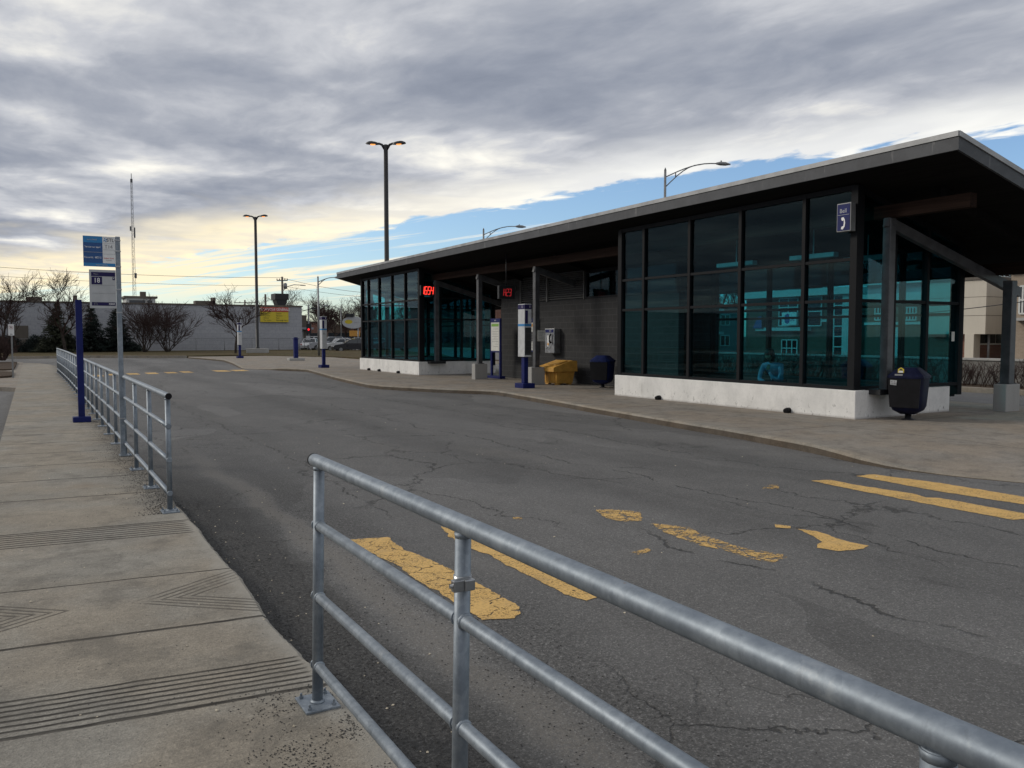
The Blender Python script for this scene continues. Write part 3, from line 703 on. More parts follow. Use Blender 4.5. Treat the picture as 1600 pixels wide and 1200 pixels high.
# plinths
def plinth(*bx):
    for a, c in bx:
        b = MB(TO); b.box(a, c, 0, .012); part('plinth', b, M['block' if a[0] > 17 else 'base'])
zt = PAV + .55
plinth(((13.66, N0 - .17, .08), (13.96, N1 + .1, zt)), ((13.964, N0 - .17, .08), (15.56, N0 + .1, zt - .003)), ((15.565, N0 - .02, .08), (16.9, N0 + .2, zt - .012)),
       ((17.05, N0 + .3, .08), (17.35, N1, zt)), ((13.66, F0 - .15, .08), (13.96, F1 + .1, zt)), ((13.964, F0 - .15, .08), (15.8, F0 + .1, zt - .003)), ((15.805, F0 - .0, .08), (17.3, F0 + .2, zt - .012)),
       ((17.05, F0 + .3, .08), (17.35, F1 - .2, zt)), ((13.964, F1 - .1, .08), (17.3, F1 + .1, zt - .003)))
# glazing: every bay a window with its own frame, and its pane as a sub-part
TR = (2.42, 3.21)
def bay(p, q, z0, zt0, zt1, trans, last, mw=.085, dp=.13):
    p, q = Vector((*p, 0)), Vector((*q, 0)); d = (q - p).normalized(); n = Vector((d.y, -d.x, 0))
    L = (q - p).length; b = MB(TO)
    def piece(s0, s1, za, zb, za2=None, zb2=None, t=dp):
        za2 = za if za2 is None else za2; zb2 = zb if zb2 is None else zb2; vs = []
        for s, a, c in ((s0, za, zb), (s1, za2, zb2)):
            for o in (-t / 2, t / 2):
                for z in (a, c): vs.append(p + d * s + n * o + Vector((0, 0, z)))
        b.add(vs, [(0, 1, 3, 2), (4, 6, 7, 5), (0, 4, 5, 1), (2, 3, 7, 6), (1, 5, 7, 3), (0, 2, 6, 4)])
    top = lambda s: zt0 + (zt1 - zt0) * s / L
    piece(0, mw, z0, top(0), None, top(mw))
    if last: piece(L - mw, L, z0, top(L - mw), None, top(L))
    e = L - (mw if last else 0)
    piece(mw, e, z0, z0 + .07, t=dp - .012)
    piece(mw, e, top(mw) - .10, top(mw), top(e) - .10, top(e), t=dp - .012)
    for z in trans: piece(mw, e, z - .03, z + .03, t=dp - .03)
    w = part('window', b, M['frame'])
    b = MB(TO); t = .012; vs = []
    for s, a, c in ((mw - .01, z0 + .05, top(mw) - .05), (e + .01, z0 + .05, top(e) - .05)):
        for o in (-t / 2, t / 2):
            for z in (a, c): vs.append(p + d * s + n * o + Vector((0, 0, z)))
    b.add(vs, [(0, 1, 3, 2), (4, 6, 7, 5), (0, 4, 5, 1), (2, 3, 7, 6), (1, 5, 7, 3), (0, 2, 6, 4)])
    part('pane', b, M['glass'], w)
def glazed(p, q, stops, z0, trans=TR):
    (x0, y0), (x1, y1) = p, q
    for i in range(len(stops) - 1):
        a, c = stops[i], stops[i + 1]
        pa = (x0 + (x1 - x0) * a, y0 + (y1 - y0) * a); pc = (x0 + (x1 - x0) * c, y0 + (y1 - y0) * c)
        bay(pa, pc, z0, zu(*pa) - .01, zu(*pc) - .01, trans, i == len(stops) - 2)
def st(vals, a, b): return [(v - a) / (b - a) for v in vals]
glazed((XF, N0), (XF, N1), st((N0, 11.83, 13.6, 15.26, 16.98, N1), N0, N1), zt)
glazed((XF + .08, N0 + .02), (XB + .0, N0 + .02), st((XF, 14.85, 15.95, XB), XF, XB), zt, (2.42,))
glazed((XB, N0 + .1), (XB, N1), st((N0, 11.9, 13.9, 15.9, N1), N0, N1), zt - .25, (2.2, 2.42))
glazed((XF, F0), (XF, F1), st((F0, 32.85, 34.35, 35.9, 37.3, F1), F0, F1), zt)
glazed((XF + .08, F0 + .02), (XB, F0 + .02), st((XF, 14.6, 15.6, 16.4, XB), XF, XB), zt, (2.42, 3.3))
glazed((XB, F0 + .1), (XB, F1), st((F0, 33.2, 35, 36.9, F1), F0, F1), zt, (2.2, 2.42))
glazed((XF + .08, F1 - .02), (XB, F1 - .02), st((XF, 14.9, 16.0, XB), XF, XB), zt, TR)
# block-built service room between the two
b = MB(TO); ztb = 2.95
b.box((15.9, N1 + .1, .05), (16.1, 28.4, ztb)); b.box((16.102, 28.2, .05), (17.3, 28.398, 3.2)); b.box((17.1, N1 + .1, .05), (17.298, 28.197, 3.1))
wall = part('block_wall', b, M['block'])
b = MB(TO); zx = zu(15.9, 28) - .02
b.box((15.92, 26.9, ztb + .002), (16.08, 28.39, zx - .05)); part('upper_wall', b, M['block'])
b = MB(TO)
for y0, y1 in ((22.75, 25.0), (25.04, 26.86)):
    b.box((15.96, y0, ztb + .003), (15.99, y1, zx - .02), 1)
    z = ztb + .05
    while z < zx - .1:
        b.bar((15.915, y0 + .03, z + .02), (15.915, y1 - .03, z + .02), .07, .008, 0, (-.75, 0, 1)); z += .075
    for yy in (y0, y1): b.box((15.86, yy - .02, ztb), (15.94, yy + .02, zx - .03))
part('louvre', b, [M['slat'], M['black']])
bay((15.95, N1 + .15), (15.95, 20.6), ztb + .004, zx - .04, zx - .04, (), False); bay((15.95, 20.6), (15.95, 22.7), ztb + .004, zx - .04, zx - .04, (), True)
# benches, ceiling lights, drain spouts and stickers belong to the building
for y0, y1 in ((11.4, 15.6), (32.6, 37.4)):
    b = MB(TO); b.box((14.85, y0, PAV + .40), (15.28, y1, PAV + .45), 0, .01)
    for yy in (y0 + .3, (y0 + y1) / 2, y1 - .3): b.box((14.98, yy - .04, PAV), (15.16, yy + .04, PAV + .40))
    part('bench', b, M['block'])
for x, y in ((14.9, 12.6), (14.9, 14.9), (16.2, 12.2), (15.2, 34)):
    b = MB(TO); b.box((x - .08, y - .6, 3.42), (x + .08, y + .6, 3.52), 0, .01); b.box((x - .01, y - .01, 3.52), (x + .01, y + .01, zu(x)))
    part('ceiling_light', b, M['greysign'])
for px, py in ((1031, 622), (1233, 641), (578, 576), (594, 577.5), (624, 581)):
    dd = ray(px, py); k = 13.66 / dd.x; p = Vector((0, 0, CAMZ)) + dd * k
    b = MB(TO); b.tube([(13.70, p.y, PAV + .05), (13.60, p.y, PAV + .05), (13.55, p.y, PAV + .03)], .062, 12); part('drain_spout', b, M['blackpl'])
b = MB(TO); b.box((16.86, N0 - .05, 1.62), (16.96, N0 - .046, 1.82)); part('sticker', b, M['paper'])
# end posts of the glazing
for x, y in ((XF - .0, N0), (XF, N1), (XB, N0 + .03), (XB, N1), (XF, F0), (XF, F1), (XB, F0 + .03), (XB, F1)):
    b = MB(TO); b.box((x - .075, y - .075, zt - .2), (x + .075, y + .075, zu(x + .08, y) - .006)); part('corner_post', b, M['frame'])
# phone pictogram sign, a box on the glass
d0 = ray(1321, 340); k = 13.62 / d0.x; pc = Vector((0, 0, CAMZ)) + d0 * k
PS = thing('phone_sign', 'blue box sign with a white telephone handset, fixed to the glass of the terminal', 'phone sign', (13.66, pc.y, pc.z - .27))
PO = PS.location
b = MB(PO); b.box((13.56, pc.y - .17, pc.z - .27), (13.70, pc.y + .15, pc.z + .27), 0, .006); part('sign_box', b, M['alum'], PS)
b = MB(PO); b.box((13.552, pc.y - .15, pc.z - .25), (13.559, pc.y + .13, pc.z + .25)); part('sign_face', b, M['navy'], PS)
text('lettering', 'Bell', .11, M['greysign'], PS, Vector((13.551, pc.y, pc.z + .12)) - PO, (0, -1, 0), depth=-.0) 
b = MB(PO)
hs = [(.04, -.02), (.05, -.05), (.03, -.085), (.0, -.085), (-.01, -.06), (-.012, -.13), (-.005, -.165), (.0, -.19), (.03, -.19), (.05, -.215), (.045, -.245), (.01, -.25), (-.03, -.2), (-.042, -.13), (-.03, -.06), (-.005, -.02)]
n_ = len(hs); yo = pc.y - .01
vs = [(13.5515 - .003, yo + h[0], pc.z + .02 + h[1]) for h in hs]
b.add(vs, [tuple(range(n_))]); part('handset_pictogram', b, M['inkwhite'], PS)
b = MB(PO); b.box((13.5485, pc.y - .14, pc.z + .045), (13.551, pc.y + .12, pc.z + .05)); part('rule_line', b, M['greysign'], PS)
# LED clocks with seven-segment digits
SEG = {'0': 'abcdef', '1': 'bc', '2': 'abged', '3': 'abgcd', '4': 'fgbc', '5': 'afgcd', '6': 'afgedc', '8': 'abcdefg', 'H': 'fegbc', 'h': 'fegc', 'D': 'abcdefg'}
def led(name, label, c, w, h, txt, mat, dh, slant=.1):
    t = thing(name, label, 'led display', (c[0], c[1], c[2] - h / 2)); o = t.location
    b = MB(o); b.box((c[0] - w / 2, c[1] - .06, c[2] - h / 2), (c[0] + w / 2, c[1] + .06, c[2] + h / 2), 0, .008); part('case', b, M['black'], t)
    b = MB(o); dw = dh * .33; th = dh * .11; step = dw * 1.38; x = c[0] - (len(txt) * step - (step - dw)) / 2; y = c[1] - .064
    for chh in txt:
        if chh != ' ':
            for s in SEG[chh]:
                y0 = c[2] - dh / 2
                seg = {'a': (0, dh, dw, dh), 'd': (0, 0, dw, 0), 'g': (0, dh / 2, dw, dh / 2), 'f': (0, dh / 2, 0, dh), 'e': (0, 0, 0, dh / 2), 'b': (dw, dh / 2, dw, dh), 'c': (dw, 0, dw, dh / 2)}[s]
                p = (x + seg[0] + seg[1] * slant, y, y0 + seg[1]); q = (x + seg[2] + seg[3] * slant, y, y0 + seg[3])
                b.bar(p, q, .004, th, 0, (0, -1, .001) if False else (0, 0, 1)) if s in 'adg' else b.bar(p, q, .004, th, 0, (1, 0, 0))
        x += step
    part('digits', b, mat, t); return t
d0 = ray(666.5, 454); k = (F0 - .2) / d0.y; pc = Vector((0, 0, CAMZ)) + d0 * k
led('led_clock', 'black clock box lit with red digits 1654 on the far waiting room', (pc.x, pc.y, pc.z), .56, .40, '1654', M['led'], .30)
d0 = ray(791, 457); k = 24.6 / d0.y; pc = Vector((0, 0, CAMZ)) + d0 * k
t = led('led_board', 'dark hanging display with dim red characters in front of the block wall', (pc.x, pc.y, pc.z), .62, .44, 'H23', M['leddim'], .23)
b = MB(t.location); b.tube([(pc.x, pc.y, pc.z + .2), (pc.x, pc.y, zu(pc.x, pc.y))], .02, 8); part('hanger', b, M['black'], t)
# ------------------------------------------------------------------ railings
LEVELS = (.17, .475, .785)
HT = 1.06
def railing(name, label, ys, x0, lean, y_a, y_b, xs=None):
    xa = lambda y: x0 + (xs(y) if xs else 0)
    t = thing(name, label, 'railing', (x0, ys[0], PAV)); o = t.location
    def pt(y, z): return (xa(y) + lean * z, y, PAV + z)
    for y in ys:
        b = MB(o); b.tube([pt(y, .012), pt(y, HT - .02)], .0235, 14); b.tube([pt(y, .011), pt(y, .016), pt(y, .022)], [.033, .030, .024], 14); b.tube([pt(y, HT - .037), pt(y, HT - .031), pt(y, HT - .022)], [.0236, .0248, .026], 14)
        p = b.build('post', M['galv'], t)
        b = MB(o); b.box((xa(y) - .075, y - .09, PAV), (xa(y) + .075, y + .09, PAV + .011), 0, .002)
        q = b.build('base_plate', M['galv'], p)
        if y < 13:
            for sx in (-1, 1):
                for sy in (-1, 1):
                    b2 = MB(o); c = (xa(y) + sx * .053, y + sy * .066, PAV + .0)
                    b2.lathe(c, [(.010, .010), (.010, .020), (.0055, .0201), (.0055, .033), (.004, .034)], 6, smooth=False)
                    q.data  # bolts stay with the plate's mesh
                    q_me = q.data
                    b.v += b2.v; nn = len(b.v) - len(b2.v)
                    b.f += [tuple(i + nn for i in f) for f in b2.f]; b.mi += b2.mi; b.sm += b2.sm
            q.data = b.mesh('base_plate', M['galv'])
    step = [y_a] + [y for y in ys if y_a < y < y_b] + [y_b]
    if xs:
        fine = []
        for a, c in zip(step, step[1:]): fine += [a, (a + c) / 2]
        step = fine + [step[-1]]
    b = MB(o); b.tube([pt(y, HT) for y in step], .0275, 16); top = b.build('top_rail', M['galv'], t)
    b = MB(o)
    e0, e1 = pt(y_a, HT), pt(y_b, HT)
    b.tube([(e1[0], y_b - .002, e1[2]), (e1[0], y_b + .012, e1[2])], .0285, 16); b.tube([(e0[0], y_a - .012, e0[2]), (e0[0], y_a + .002, e0[2])], .0285, 16)
    b.build('end_cap', M['blackpl'], top)
    for z in LEVELS:
        b = MB(o); s2 = [y for y in step if ys[0] <= y <= ys[-1]]
        b.tube([pt(y, z) for y in s2], .0215, 12)
        for y in ys:
            for s_ in (-1, 1): b.tube([pt(y + s_ * .019, z), pt(y + s_ * .024, z), pt(y + s_ * .030, z)], [.0245, .0265, .022], 12)
        b.build('mid_rail', M['galv'], t)
    return t, pt
pg = [G(485, 1110, PAV), None]
ys = [-2.2, -.72, .665, 2.11, 3.49]
near_rail, npt = railing('pavement_railing', 'galvanised tube railing in the foreground cut off by the frame', ys, 1.036, .020, -2.6, 3.56)
b = MB(near_rail.location); q = npt(2.11, .90)
b.tube([(q[0], q[1], q[2] - .016), (q[0], q[1], q[2] + .016)], .0265, 14); b.box((q[0] - .02, q[1] - .058, q[2] - .016), (q[0] + .012, q[1] - .024, q[2] + .016), 0, .003)
b.box((q[0] - .052, q[1] - .052, q[2] - .017), (q[0] - .018, q[1] - .03, q[2] + .017), 0, .003); b.tube([(q[0] - .06, q[1] - .04, q[2]), (q[0] - .03, q[1] - .04, q[2])], .006, 8)
b.build('pipe_clamp', M['inox'], near_rail)
ys = [8.07 + 1.385 * k for k in range(25)]
far_rail, _ = railing('pavement_railing', 'long galvanised railing running back along the pavement from the bus stop sign', ys, 1.055, 0.0, 8.0, ys[-1] + .07, lambda y: -.0022 * max(0, y - 30) ** 1.5)
# ------------------------------------------------------------------ blue post and bus stop sign
p = G(128, 659, PAV)
t = thing('blue_post', 'tall square blue post standing alone on the left pavement by the railing', 'post', p); o = p
b = MB(o); b.box((p.x - .055, p.y - .055, PAV + .04), (p.x + .055, p.y + .055, PAV + 2.27), 0, .006); b.build('shaft', M['navy'], t)
b = MB(o); b.box((p.x - .15, p.y - .13, PAV), (p.x + .15, p.y + .13, PAV + .10), 0, .01); b.build('base', M['navy'], t)
p = Vector((1.02, 12.12, PAV))
t = thing('bus_stop_sign', 'bus stop sign with a blue panel over a grey panel numbered 18', 'bus stop sign', p); o = p
b = MB(o); b.box((p.x - .03, p.y - .03, PAV), (p.x + .03, p.y + .03, 3.03), 0, .008); b.build('pole', M['galv'], t)
yy = p.y - .02
def plate(b, x0, x1, z0, z1, y, th=.012, bev=0): b.box((x0, y - th, z0), (x1, y, z1), 0, bev)
# upper panel: x from -0.50 to -0.03 of the pole
X1 = p.x - .035; X0 = X1 - .47; Z0, Z1 = 2.665, 3.055
b = MB(o); plate(b, X0, X1, Z0, Z1, yy); up = b.build('upper_panel', M['blue2'], t)
XM = X0 + .285
b = MB(o); plate(b, X0, XM, Z1 - .085, Z1 - .001, yy - .0122, .002); b.build('blue_band', M['blue1'], up); b = MB(o); plate(b, X0, X1, Z0 + .001, Z0 + .045, yy - .0122, .002); b.build('blue_band', M['blue1'], up)
b = MB(o); plate(b, XM, X1 - .002, Z0 + .045, Z1 - .002, yy - .0122, .002); b.build('white_field', M['white'], up)
b = MB(o)
for z in (Z1 - .085, Z1 - .17, Z1 - .225): plate(b, XM + .005, X1 - .004, z - .002, z + .002, yy - .0146, .001)
plate(b, X0 + .004, XM, Z1 - .209, Z1 - .205, yy - .0146, .001); b.build('rule_lines', M['greysign'], up)
yt = yy - .0165
def t_(s, size, m, par, x, z, sx=1.0): return text('lettering', s, size, M[m], par, Vector((x, yt, z)) - o, (1, 0, 0), depth=.001, sx=sx)
t_('STL', .062, 'inkblack', up, XM + .118, Z1 - .046, 1.15); t_('T14', .068, 'inkgrey', up, XM + .09, Z1 - .132, 1.1)
t_('Service sur appel', .034, 'inkwhite', up, X0 + .14, Z1 - .14); t_('No arrêt  4853 5', .036, 'inkwhite', up, X0 + .14, Z1 - .275)
t_('Secteur Ouest', .026, 'inkred', up, XM + .09, Z1 - .278); t_('en semaine', .02, 'inkgrey', up, XM + .09, Z1 - .303); t_('stationnement', .03, 'greysign', up, (X0 + X1) / 2 + .03, Z0 + .023); t_('taxi collectif', .03, 'greysign', up, X0 + .13, Z1 - .045)
b = MB(o); cx, cz = XM + .045, Z1 - .045
for a in range(4): b.bar((cx + .008 * math.cos(a * 1.57 + .4), yt, cz + .008 * math.sin(a * 1.57 + .4)), (cx + .03 * math.cos(a * 1.57 + .4), yt, cz + .03 * math.sin(a * 1.57 + .4)), .002, .010)
b.build('emblem', M['blue1'], up)
# lower panel
X0 = X1 - .395; Z0, Z1 = 2.125, 2.625
b = MB(o); plate(b, X0, X1, Z0, Z1, yy, .014, .004); lo = b.build('lower_panel', M['greysign'], t)
b = MB(o); plate(b, X0 + .03, X1 - .01, Z1 - .085, Z1 - .032, yy - .0142, .002); plate(b, X0 + .034, X0 + .19, Z1 - .19, Z1 - .092, yy - .0142, .002)
plate(b, X1 - .05, X1 - .014, Z1 - .13, Z1 - .092, yy - .0142, .002); b.build('heading_field', M['purple'], lo); b = MB(o); plate(b, X0 + .03, X1 - .012, Z0 + .035, Z0 + .08, yy - .0142, .002); b.build('footer_field', M['purple'], lo)
b = MB(o)
for z in (Z1 - .20, Z1 - .305): plate(b, X0 + .04, X1 - .01, z - .0015, z + .0015, yy - .0142, .0012)
b.build('rule_lines', M['inkgrey'], lo)
yt = yy - .0172
t_('18', .088, 'inkwhite', lo, X0 + .112, Z1 - .141, 1.1); t_('Métro', .028, 'inkgrey', lo, X0 + .1, Z1 - .058); t_('45808', .036, 'inkwhite', lo, X1 - .07, Z0 + .057); t_('STL', .04, 'inkgrey', lo, X0 + .09, Z0 + .057); t_('P', .03, 'inkwhite', lo, X1 - .032, Z1 - .11)
b = MB(o)
for z in (.5, 1.9, 2.2, 2.5, 2.70, 2.84): b = MB(o); b.box((p.x - .034, p.y - .034, PAV + z), (p.x + .034, p.y + .034, PAV + z + .018), 0, .003); b.build('clamp_band', M['inox'], t)
for q_ in (up, lo): q_.scale.x = .79; q_.location = ((X1 - p.x) * .21, 0, -.035)
# ------------------------------------------------------------------ bus stop totems on the island
def totem(p, label, num, rz=0.0):
    t = thing('stop_totem', label, 'bus stop totem', p, rz, 'information totems along the island kerb')
    b = MB(); b.box((-.21, -.26, 0), (.21, .26, .15), 0, .012); b.build('base', M['navy'], t)
    b = MB(); b.box((-.075, -.09, .148), (.075, .09, 1.0), 0, .015); b.build('post', M['navy'], t)
    b = MB(); b.box((-.13, -.20, .96), (.12, .20, 2.58), 0, .012); pn = b.build('panel', M['totem'], t)
    b = MB()
    b.box((-.133, -.196, 2.42), (-.1302, .196, 2.56)); b.box((-.128, -.203, 2.42), (.115, -.2002, 2.56)); b.box((-.11, -.203, 1.98), (-.01, -.2002, 2.38)); b.build('dark_heading', M['purple'], pn)
    b = MB(); b.box((-.133, -.196, 1.90), (-.1302, .196, 1.97)); b.build('blue_band', M['blue1'], pn); b = MB(); b.box((-.128, -.2028, 1.9), (.115, -.2002, 1.97)); b.build('blue_band', M['blue1'], pn)
    b = MB(); b.box((-.115, -.2028, 1.02), (.105, -.2002, 1.86)); sh = b.build('timetable', M['block'] if num == '1' else M['greysign'], pn)
    text('lettering', num, .13, M['inkwhite'], pn, (-.1345, -.06, 2.49), (0, -1, 0), depth=.001)
    text('lettering', num, .11, M['inkwhite'], pn, (.06, -.2045, 2.49), (1, 0, 0), depth=.001)
    b = MB()
    for k, w in enumerate((.5, .8)): b.box((-.08, -.204, 1.74 - k * .05), (-.08 + .16 * w, -.2032, 1.76 - k * .05))
    b.build('text_lines', M['inkblack'], pn)
    return t
totem(G(820, 606, PAV), 'blue and grey stop totem standing in front of the block wall', '1')
totem(G(506, 574.5, PAV), 'blue and grey stop totem on the kerb left of the far waiting room', '2')
totem(G(375, 559.5, PAV), 'blue and grey stop totem at the far tip of the island', '3')
p = G(462.5, 563.5, PAV)
t = thing('blue_bollard', 'short blue bollard on a concrete foot in the middle of the far island', 'bollard', p)
b = MB(); b.box((-.5, -.3, 0), (.5, .3, .17), 0, .02); b.build('foot', M['pier'], t)
b = MB(); b.box((-.13, -.13, .168), (.13, .13, 1.42), 0, .02); b.build('shaft', M['navy'], t)
b = MB(); b.box((-.17, -.17, 1.40), (.17, .17, 1.45), 0, .01); b.box((-.11, -.11, 1.452), (.11, .11, 1.52), 0, .01); b.build('cap', M['navy'], t)
# ------------------------------------------------------------------ information boards
def mapframe(t, y0, y1, z0, z1, x, head):
    b = MB(); b.box((x, y0, z0), (x + .07, y1, z1), 0, .008); f_ = b.build('frame', M['navy'], t)
    b = MB(); b.box((x - .004, y0 + .06, z0 + .06), (x - .0003, y1 - .06, z1 - .15)); pp = b.build('poster', M['paper'], f_)
    b = MB(); b.box((x - .007, y0 + .1, z1 - .30), (x - .0045, y1 - .1, z1 - .2)); b.build('heading_band', M[head], pp)
    b = MB(); r = random.Random(5)
    for k in range(9):
        z = z1 - .40 - k * .095
        if z > z0 + .12: b.box((x - .0065, y0 + .12, z), (x - .0045, y0 + .12 + (y1 - y0 - .24) * r.uniform(.5, 1), z + .012))
    b.build('text_lines', M['inkgrey'], pp)
    text('lettering', 'INFO', .06, M['inkwhite'], f_, (x - .003, (y0 + y1) / 2, z1 - .075), (0, -1, 0), depth=.0)
    return f_
p = Vector((15.25, 27.6, PAV))
t = thing('map_stand', 'blue two-legged stand holding a timetable with a green band', 'map stand', p)
mapframe(t, -.40, .36, .98, 2.26, -.06, 'green')
b = MB(); b.box((-.06, -.40, .10), (.02, -.31, .985), 0, .008); b.box((-.06, .27, .10), (.02, .36, .985), 0, .008); b.build('leg', M['navy'], t)
b = MB(); b.box((-.14, -.52, 0), (.1, .48, .10), 0, .01); b.build('base', M['navy'], t)
p = Vector((15.80, 26.0, PAV))
t = thing('map_board', 'blue framed poster with an orange band hung on the block wall', 'map board', p)
mapframe(t, -.42, .42, 1.02, 2.24, 0, 'orange')
b = MB(); b.box((-.006, -.14, 1.40), (-.0045, .0, 1.75)); b.build('map_figure', M['inkblack'], t)
# payphone on the wall
p = Vector((15.62, 24.45, PAV))
t = thing('payphone', 'stainless steel pay telephone with a black handset on the block wall', 'payphone', p)
b = MB(); b.box((0, -.30, 1.0), (.27, .30, 1.86), 0, .02); b.build('housing', M['inox'], t)
b = MB(); b.box((-.004, -.26, 1.72), (-.0005, .26, 1.83)); hd = b.build('header', M['navy'], t)
text('lettering', 'Bell', .09, M['greysign'], hd, (-.006, -.05, 1.775), (0, -1, 0), depth=0)
b = MB(); b.tube([(-.05, -.17, 1.66), (-.07, -.12, 1.6), (-.07, -.1, 1.5), (-.07, -.12, 1.42), (-.05, -.17, 1.36)], [.035, .03, .02, .03, .035], 8); b.tube([(-.05, -.12, 1.4), (-.06, .0, 1.2), (-.04, .12, 1.15), (0, .14, 1.25)], .008, 6); b.build('handset', M['blackpl'], t)
b = MB(); b.box((-.004, .02, 1.22), (-.0005, .14, 1.62)); b.build('keypad', M['white'], t)
b = MB(); b.box((-.006, .04, 1.28), (-.0045, .12, 1.36)); b.build('warning_patch', M['orange'], t)
# paper notice on the steel column
p = Vector((14.33, 23.2, 1.72))
t = thing('paper_notice', 'white paper notice taped beside the steel column near the payphone', 'notice', p)
b = MB(); b.box((.02, -.025, -.16), (.30, -.02, .20)); sh = b.build('sheet', M['paper'], t)
b = MB()
for k in range(5): b.box((.05, -.0265, .12 - k * .05), (.26 - .03 * (k % 3), -.0255, .13 - k * .05))
b.build('text_lines', M['inkgrey'], sh)
# yellow grit bin
p = Vector((15.15, 23.15, PAV))
t = thing('grit_bin', 'yellow plastic grit bin with a sloping lid against the block wall', 'grit bin', p)
b = MB()
def frus(b, a, c, z0, z1, mi=0):
    vs = [(a[0], a[1], z0), (a[2], a[1], z0), (a[2], a[3], z0), (a[0], a[3], z0), (c[0], c[1], z1), (c[2], c[1], z1), (c[2], c[3], z1), (c[0], c[3], z1)]
    b.add(vs, [(0, 3, 2, 1), (4, 5, 6, 7), (0, 1, 5, 4), (1, 2, 6, 5), (2, 3, 7, 6), (3, 0, 4, 7)], mi)
frus(b, (-.30, -.38, .30, .38), (-.36, -.44, .36, .44), .05, .50); b.box((-.28, -.36, 0), (-.16, -.2, .055)); b.box((-.28, .2, 0), (-.16, .36, .055)); b.box((.16, -.36, 0), (.28, -.2, .055)); b.box((.16, .2, 0), (.28, .36, .055))
for yy in (-.25, 0, .25): frus(b, (-.325, yy - .03, -.30, yy + .03), (-.375, yy - .035, -.35, yy + .035), .08, .48)
b.build('tub', M['gritbox'], t)
b = MB()
vs = []
prof_ = [(-.52, .44), (-.52, .56), (-.46, .60), (.22, .80), (.40, .79), (.42, .44)]
n_ = len(prof_)
for yy, k in ((-.50, 1), (.50, 1)): vs += [(q[0], yy, q[1]) for q in prof_]
b.add(vs, [tuple(range(n_)), tuple(range(2 * n_ - 1, n_ - 1, -1))] + [(i, i + n_, (i + 1) % n_ + n_, (i + 1) % n_) for i in range(n_)])
vs = []
for yy in (-.36, .36): vs += [(-.36, yy, .628), (-.36, yy, .66), (.12, yy, .80), (.12, yy, .775)]
b.add(vs, [(0, 1, 2, 3), (7, 6, 5, 4), (1, 5, 6, 2), (0, 4, 5, 1), (2, 6, 7, 3)])
b.build('lid', M['gritbox'], t)
# rubbish bins
def bin_(p, label, rz, stickers):
    nv = M['navybin' if stickers else 'binblue']
    t = thing('rubbish_bin', label, 'rubbish bin', p, rz, 'navy tapered rubbish bins of the terminal')
    def ring(r, z, n=8, sq=.55):   # rounded square ring
        out = []
        for k in range(24):
            a = 2 * math.pi * k / 24 + R(7.5); c, s = math.cos(a), math.sin(a)
            e = (abs(c) ** 4.5 + abs(s) ** 4.5) ** (-1 / 4.5); out.append((r * c * e, r * s * e, z))
        return out
    prof = [(.13, .115), (.25, .19), (.285, .27), (.30, .45), (.325, .80)]
    b = MB(); vs = []; fs = []
    for r, z in prof: vs += ring(r, z)
    for i in range(len(prof) - 1):
        for k in range(24): fs.append((24 * i + k, 24 * i + (k + 1) % 24, 24 * i + 24 + (k + 1) % 24, 24 * i + 24 + k))
    fs.append(tuple(range(23, -1, -1))); b.add(vs, fs, 0, True); b.build('body', nv, t)
    b = MB(); vs = []; fs = []
    prof = [(.325, .802), (.345, .803), (.345, .845), (.33, .86), (.19, .985), (.17, 1.0), (.02, 1.005)]
    for r, z in prof: vs += ring(r, z)
    for i in range(len(prof) - 1):
        for k in range(24): fs.append((24 * i + k, 24 * i + (k + 1) % 24, 24 * i + 24 + (k + 1) % 24, 24 * i + 24 + k))
    fs.append(tuple(range(24 * (len(prof) - 1), 24 * len(prof)))); b.add(vs, fs, 0, False); b.build('lid', nv, t)
    b = MB(); b.lathe((0, 0, 0), [(.12, 0), (.12, .02), (.06, .03), (.055, .13)], 14); b.build('pedestal', M['black'], t)
    b = MB()
    vs = [(-.31, -.3, .30), (.31, -.3, .30), (.345, -.3, .79), (-.345, -.3, .79)]
    b.add([(-.255, -.296, .25), (.255, -.296, .25), (.295, -.336, .795), (-.295, -.336, .795), (-.25, -.24, .25), (.25, -.24, .25), (.285, -.28, .795), (-.285, -.28, .795)], [(0, 1, 2, 3), (4, 7, 6, 5), (0, 4, 5, 1), (1, 5, 6, 2), (2, 6, 7, 3), (3, 7, 4, 0)])
    b.build('front_panel', M['blackpl'], t)
    if stickers:
        b = MB(); b.add([(-.24, -.3385, .68), (-.13, -.3385, .67), (-.12, -.3415, .765), (-.24, -.3415, .77)], [(0, 1, 2, 3)]); s_ = b.build('sticker', M['greysign'], t)
        b = MB(); b.box((-.225, -.3445, .69), (-.185, -.343, .71)); b.box((-.225, -.3445, .725), (-.20, -.343, .755)); b.box((-.175, -.3445, .69), (-.14, -.343, .72)); b.box((-.17, -.3445, .735), (-.15, -.343, .75)); b.build('sticker_print', M['inkgrey'], s_)
        b = MB(); b.box((-.16, -.346, .855), (-.02, -.344, .885)); b.build('slot_label', M['inkgrey'], t)
        b = MB(); b.add([(-.12, -.30, .905), (-.01, -.30, .905), (-.01, -.296, .975), (-.065, -.294, 1.01), (-.12, -.296, .975)], [(0, 1, 2, 3, 4)]); w_ = b.build('warning_sticker', M['yellowsign'], t)
        b = MB(); b.box((-.105, -.304, .91), (-.025, -.301, .945)); b.build('sticker_text', M['white'], w_)
        b = MB(); b.add([(-.1, -.304, .955), (-.03, -.304, .955), (-.065, -.302, .99)], [(0, 1, 2)]); b.build('sticker_symbol', M['inkblack'], w_)
    return t
bin_(Vector((14.50, 9.95, PAV)), 'navy rubbish bin with a white sticker, standing in front of the near waiting room', R(-71), True)
bin_(Vector((15.35, 20.95, PAV)), 'navy rubbish bin standing beside the yellow grit bin', R(-60), False)
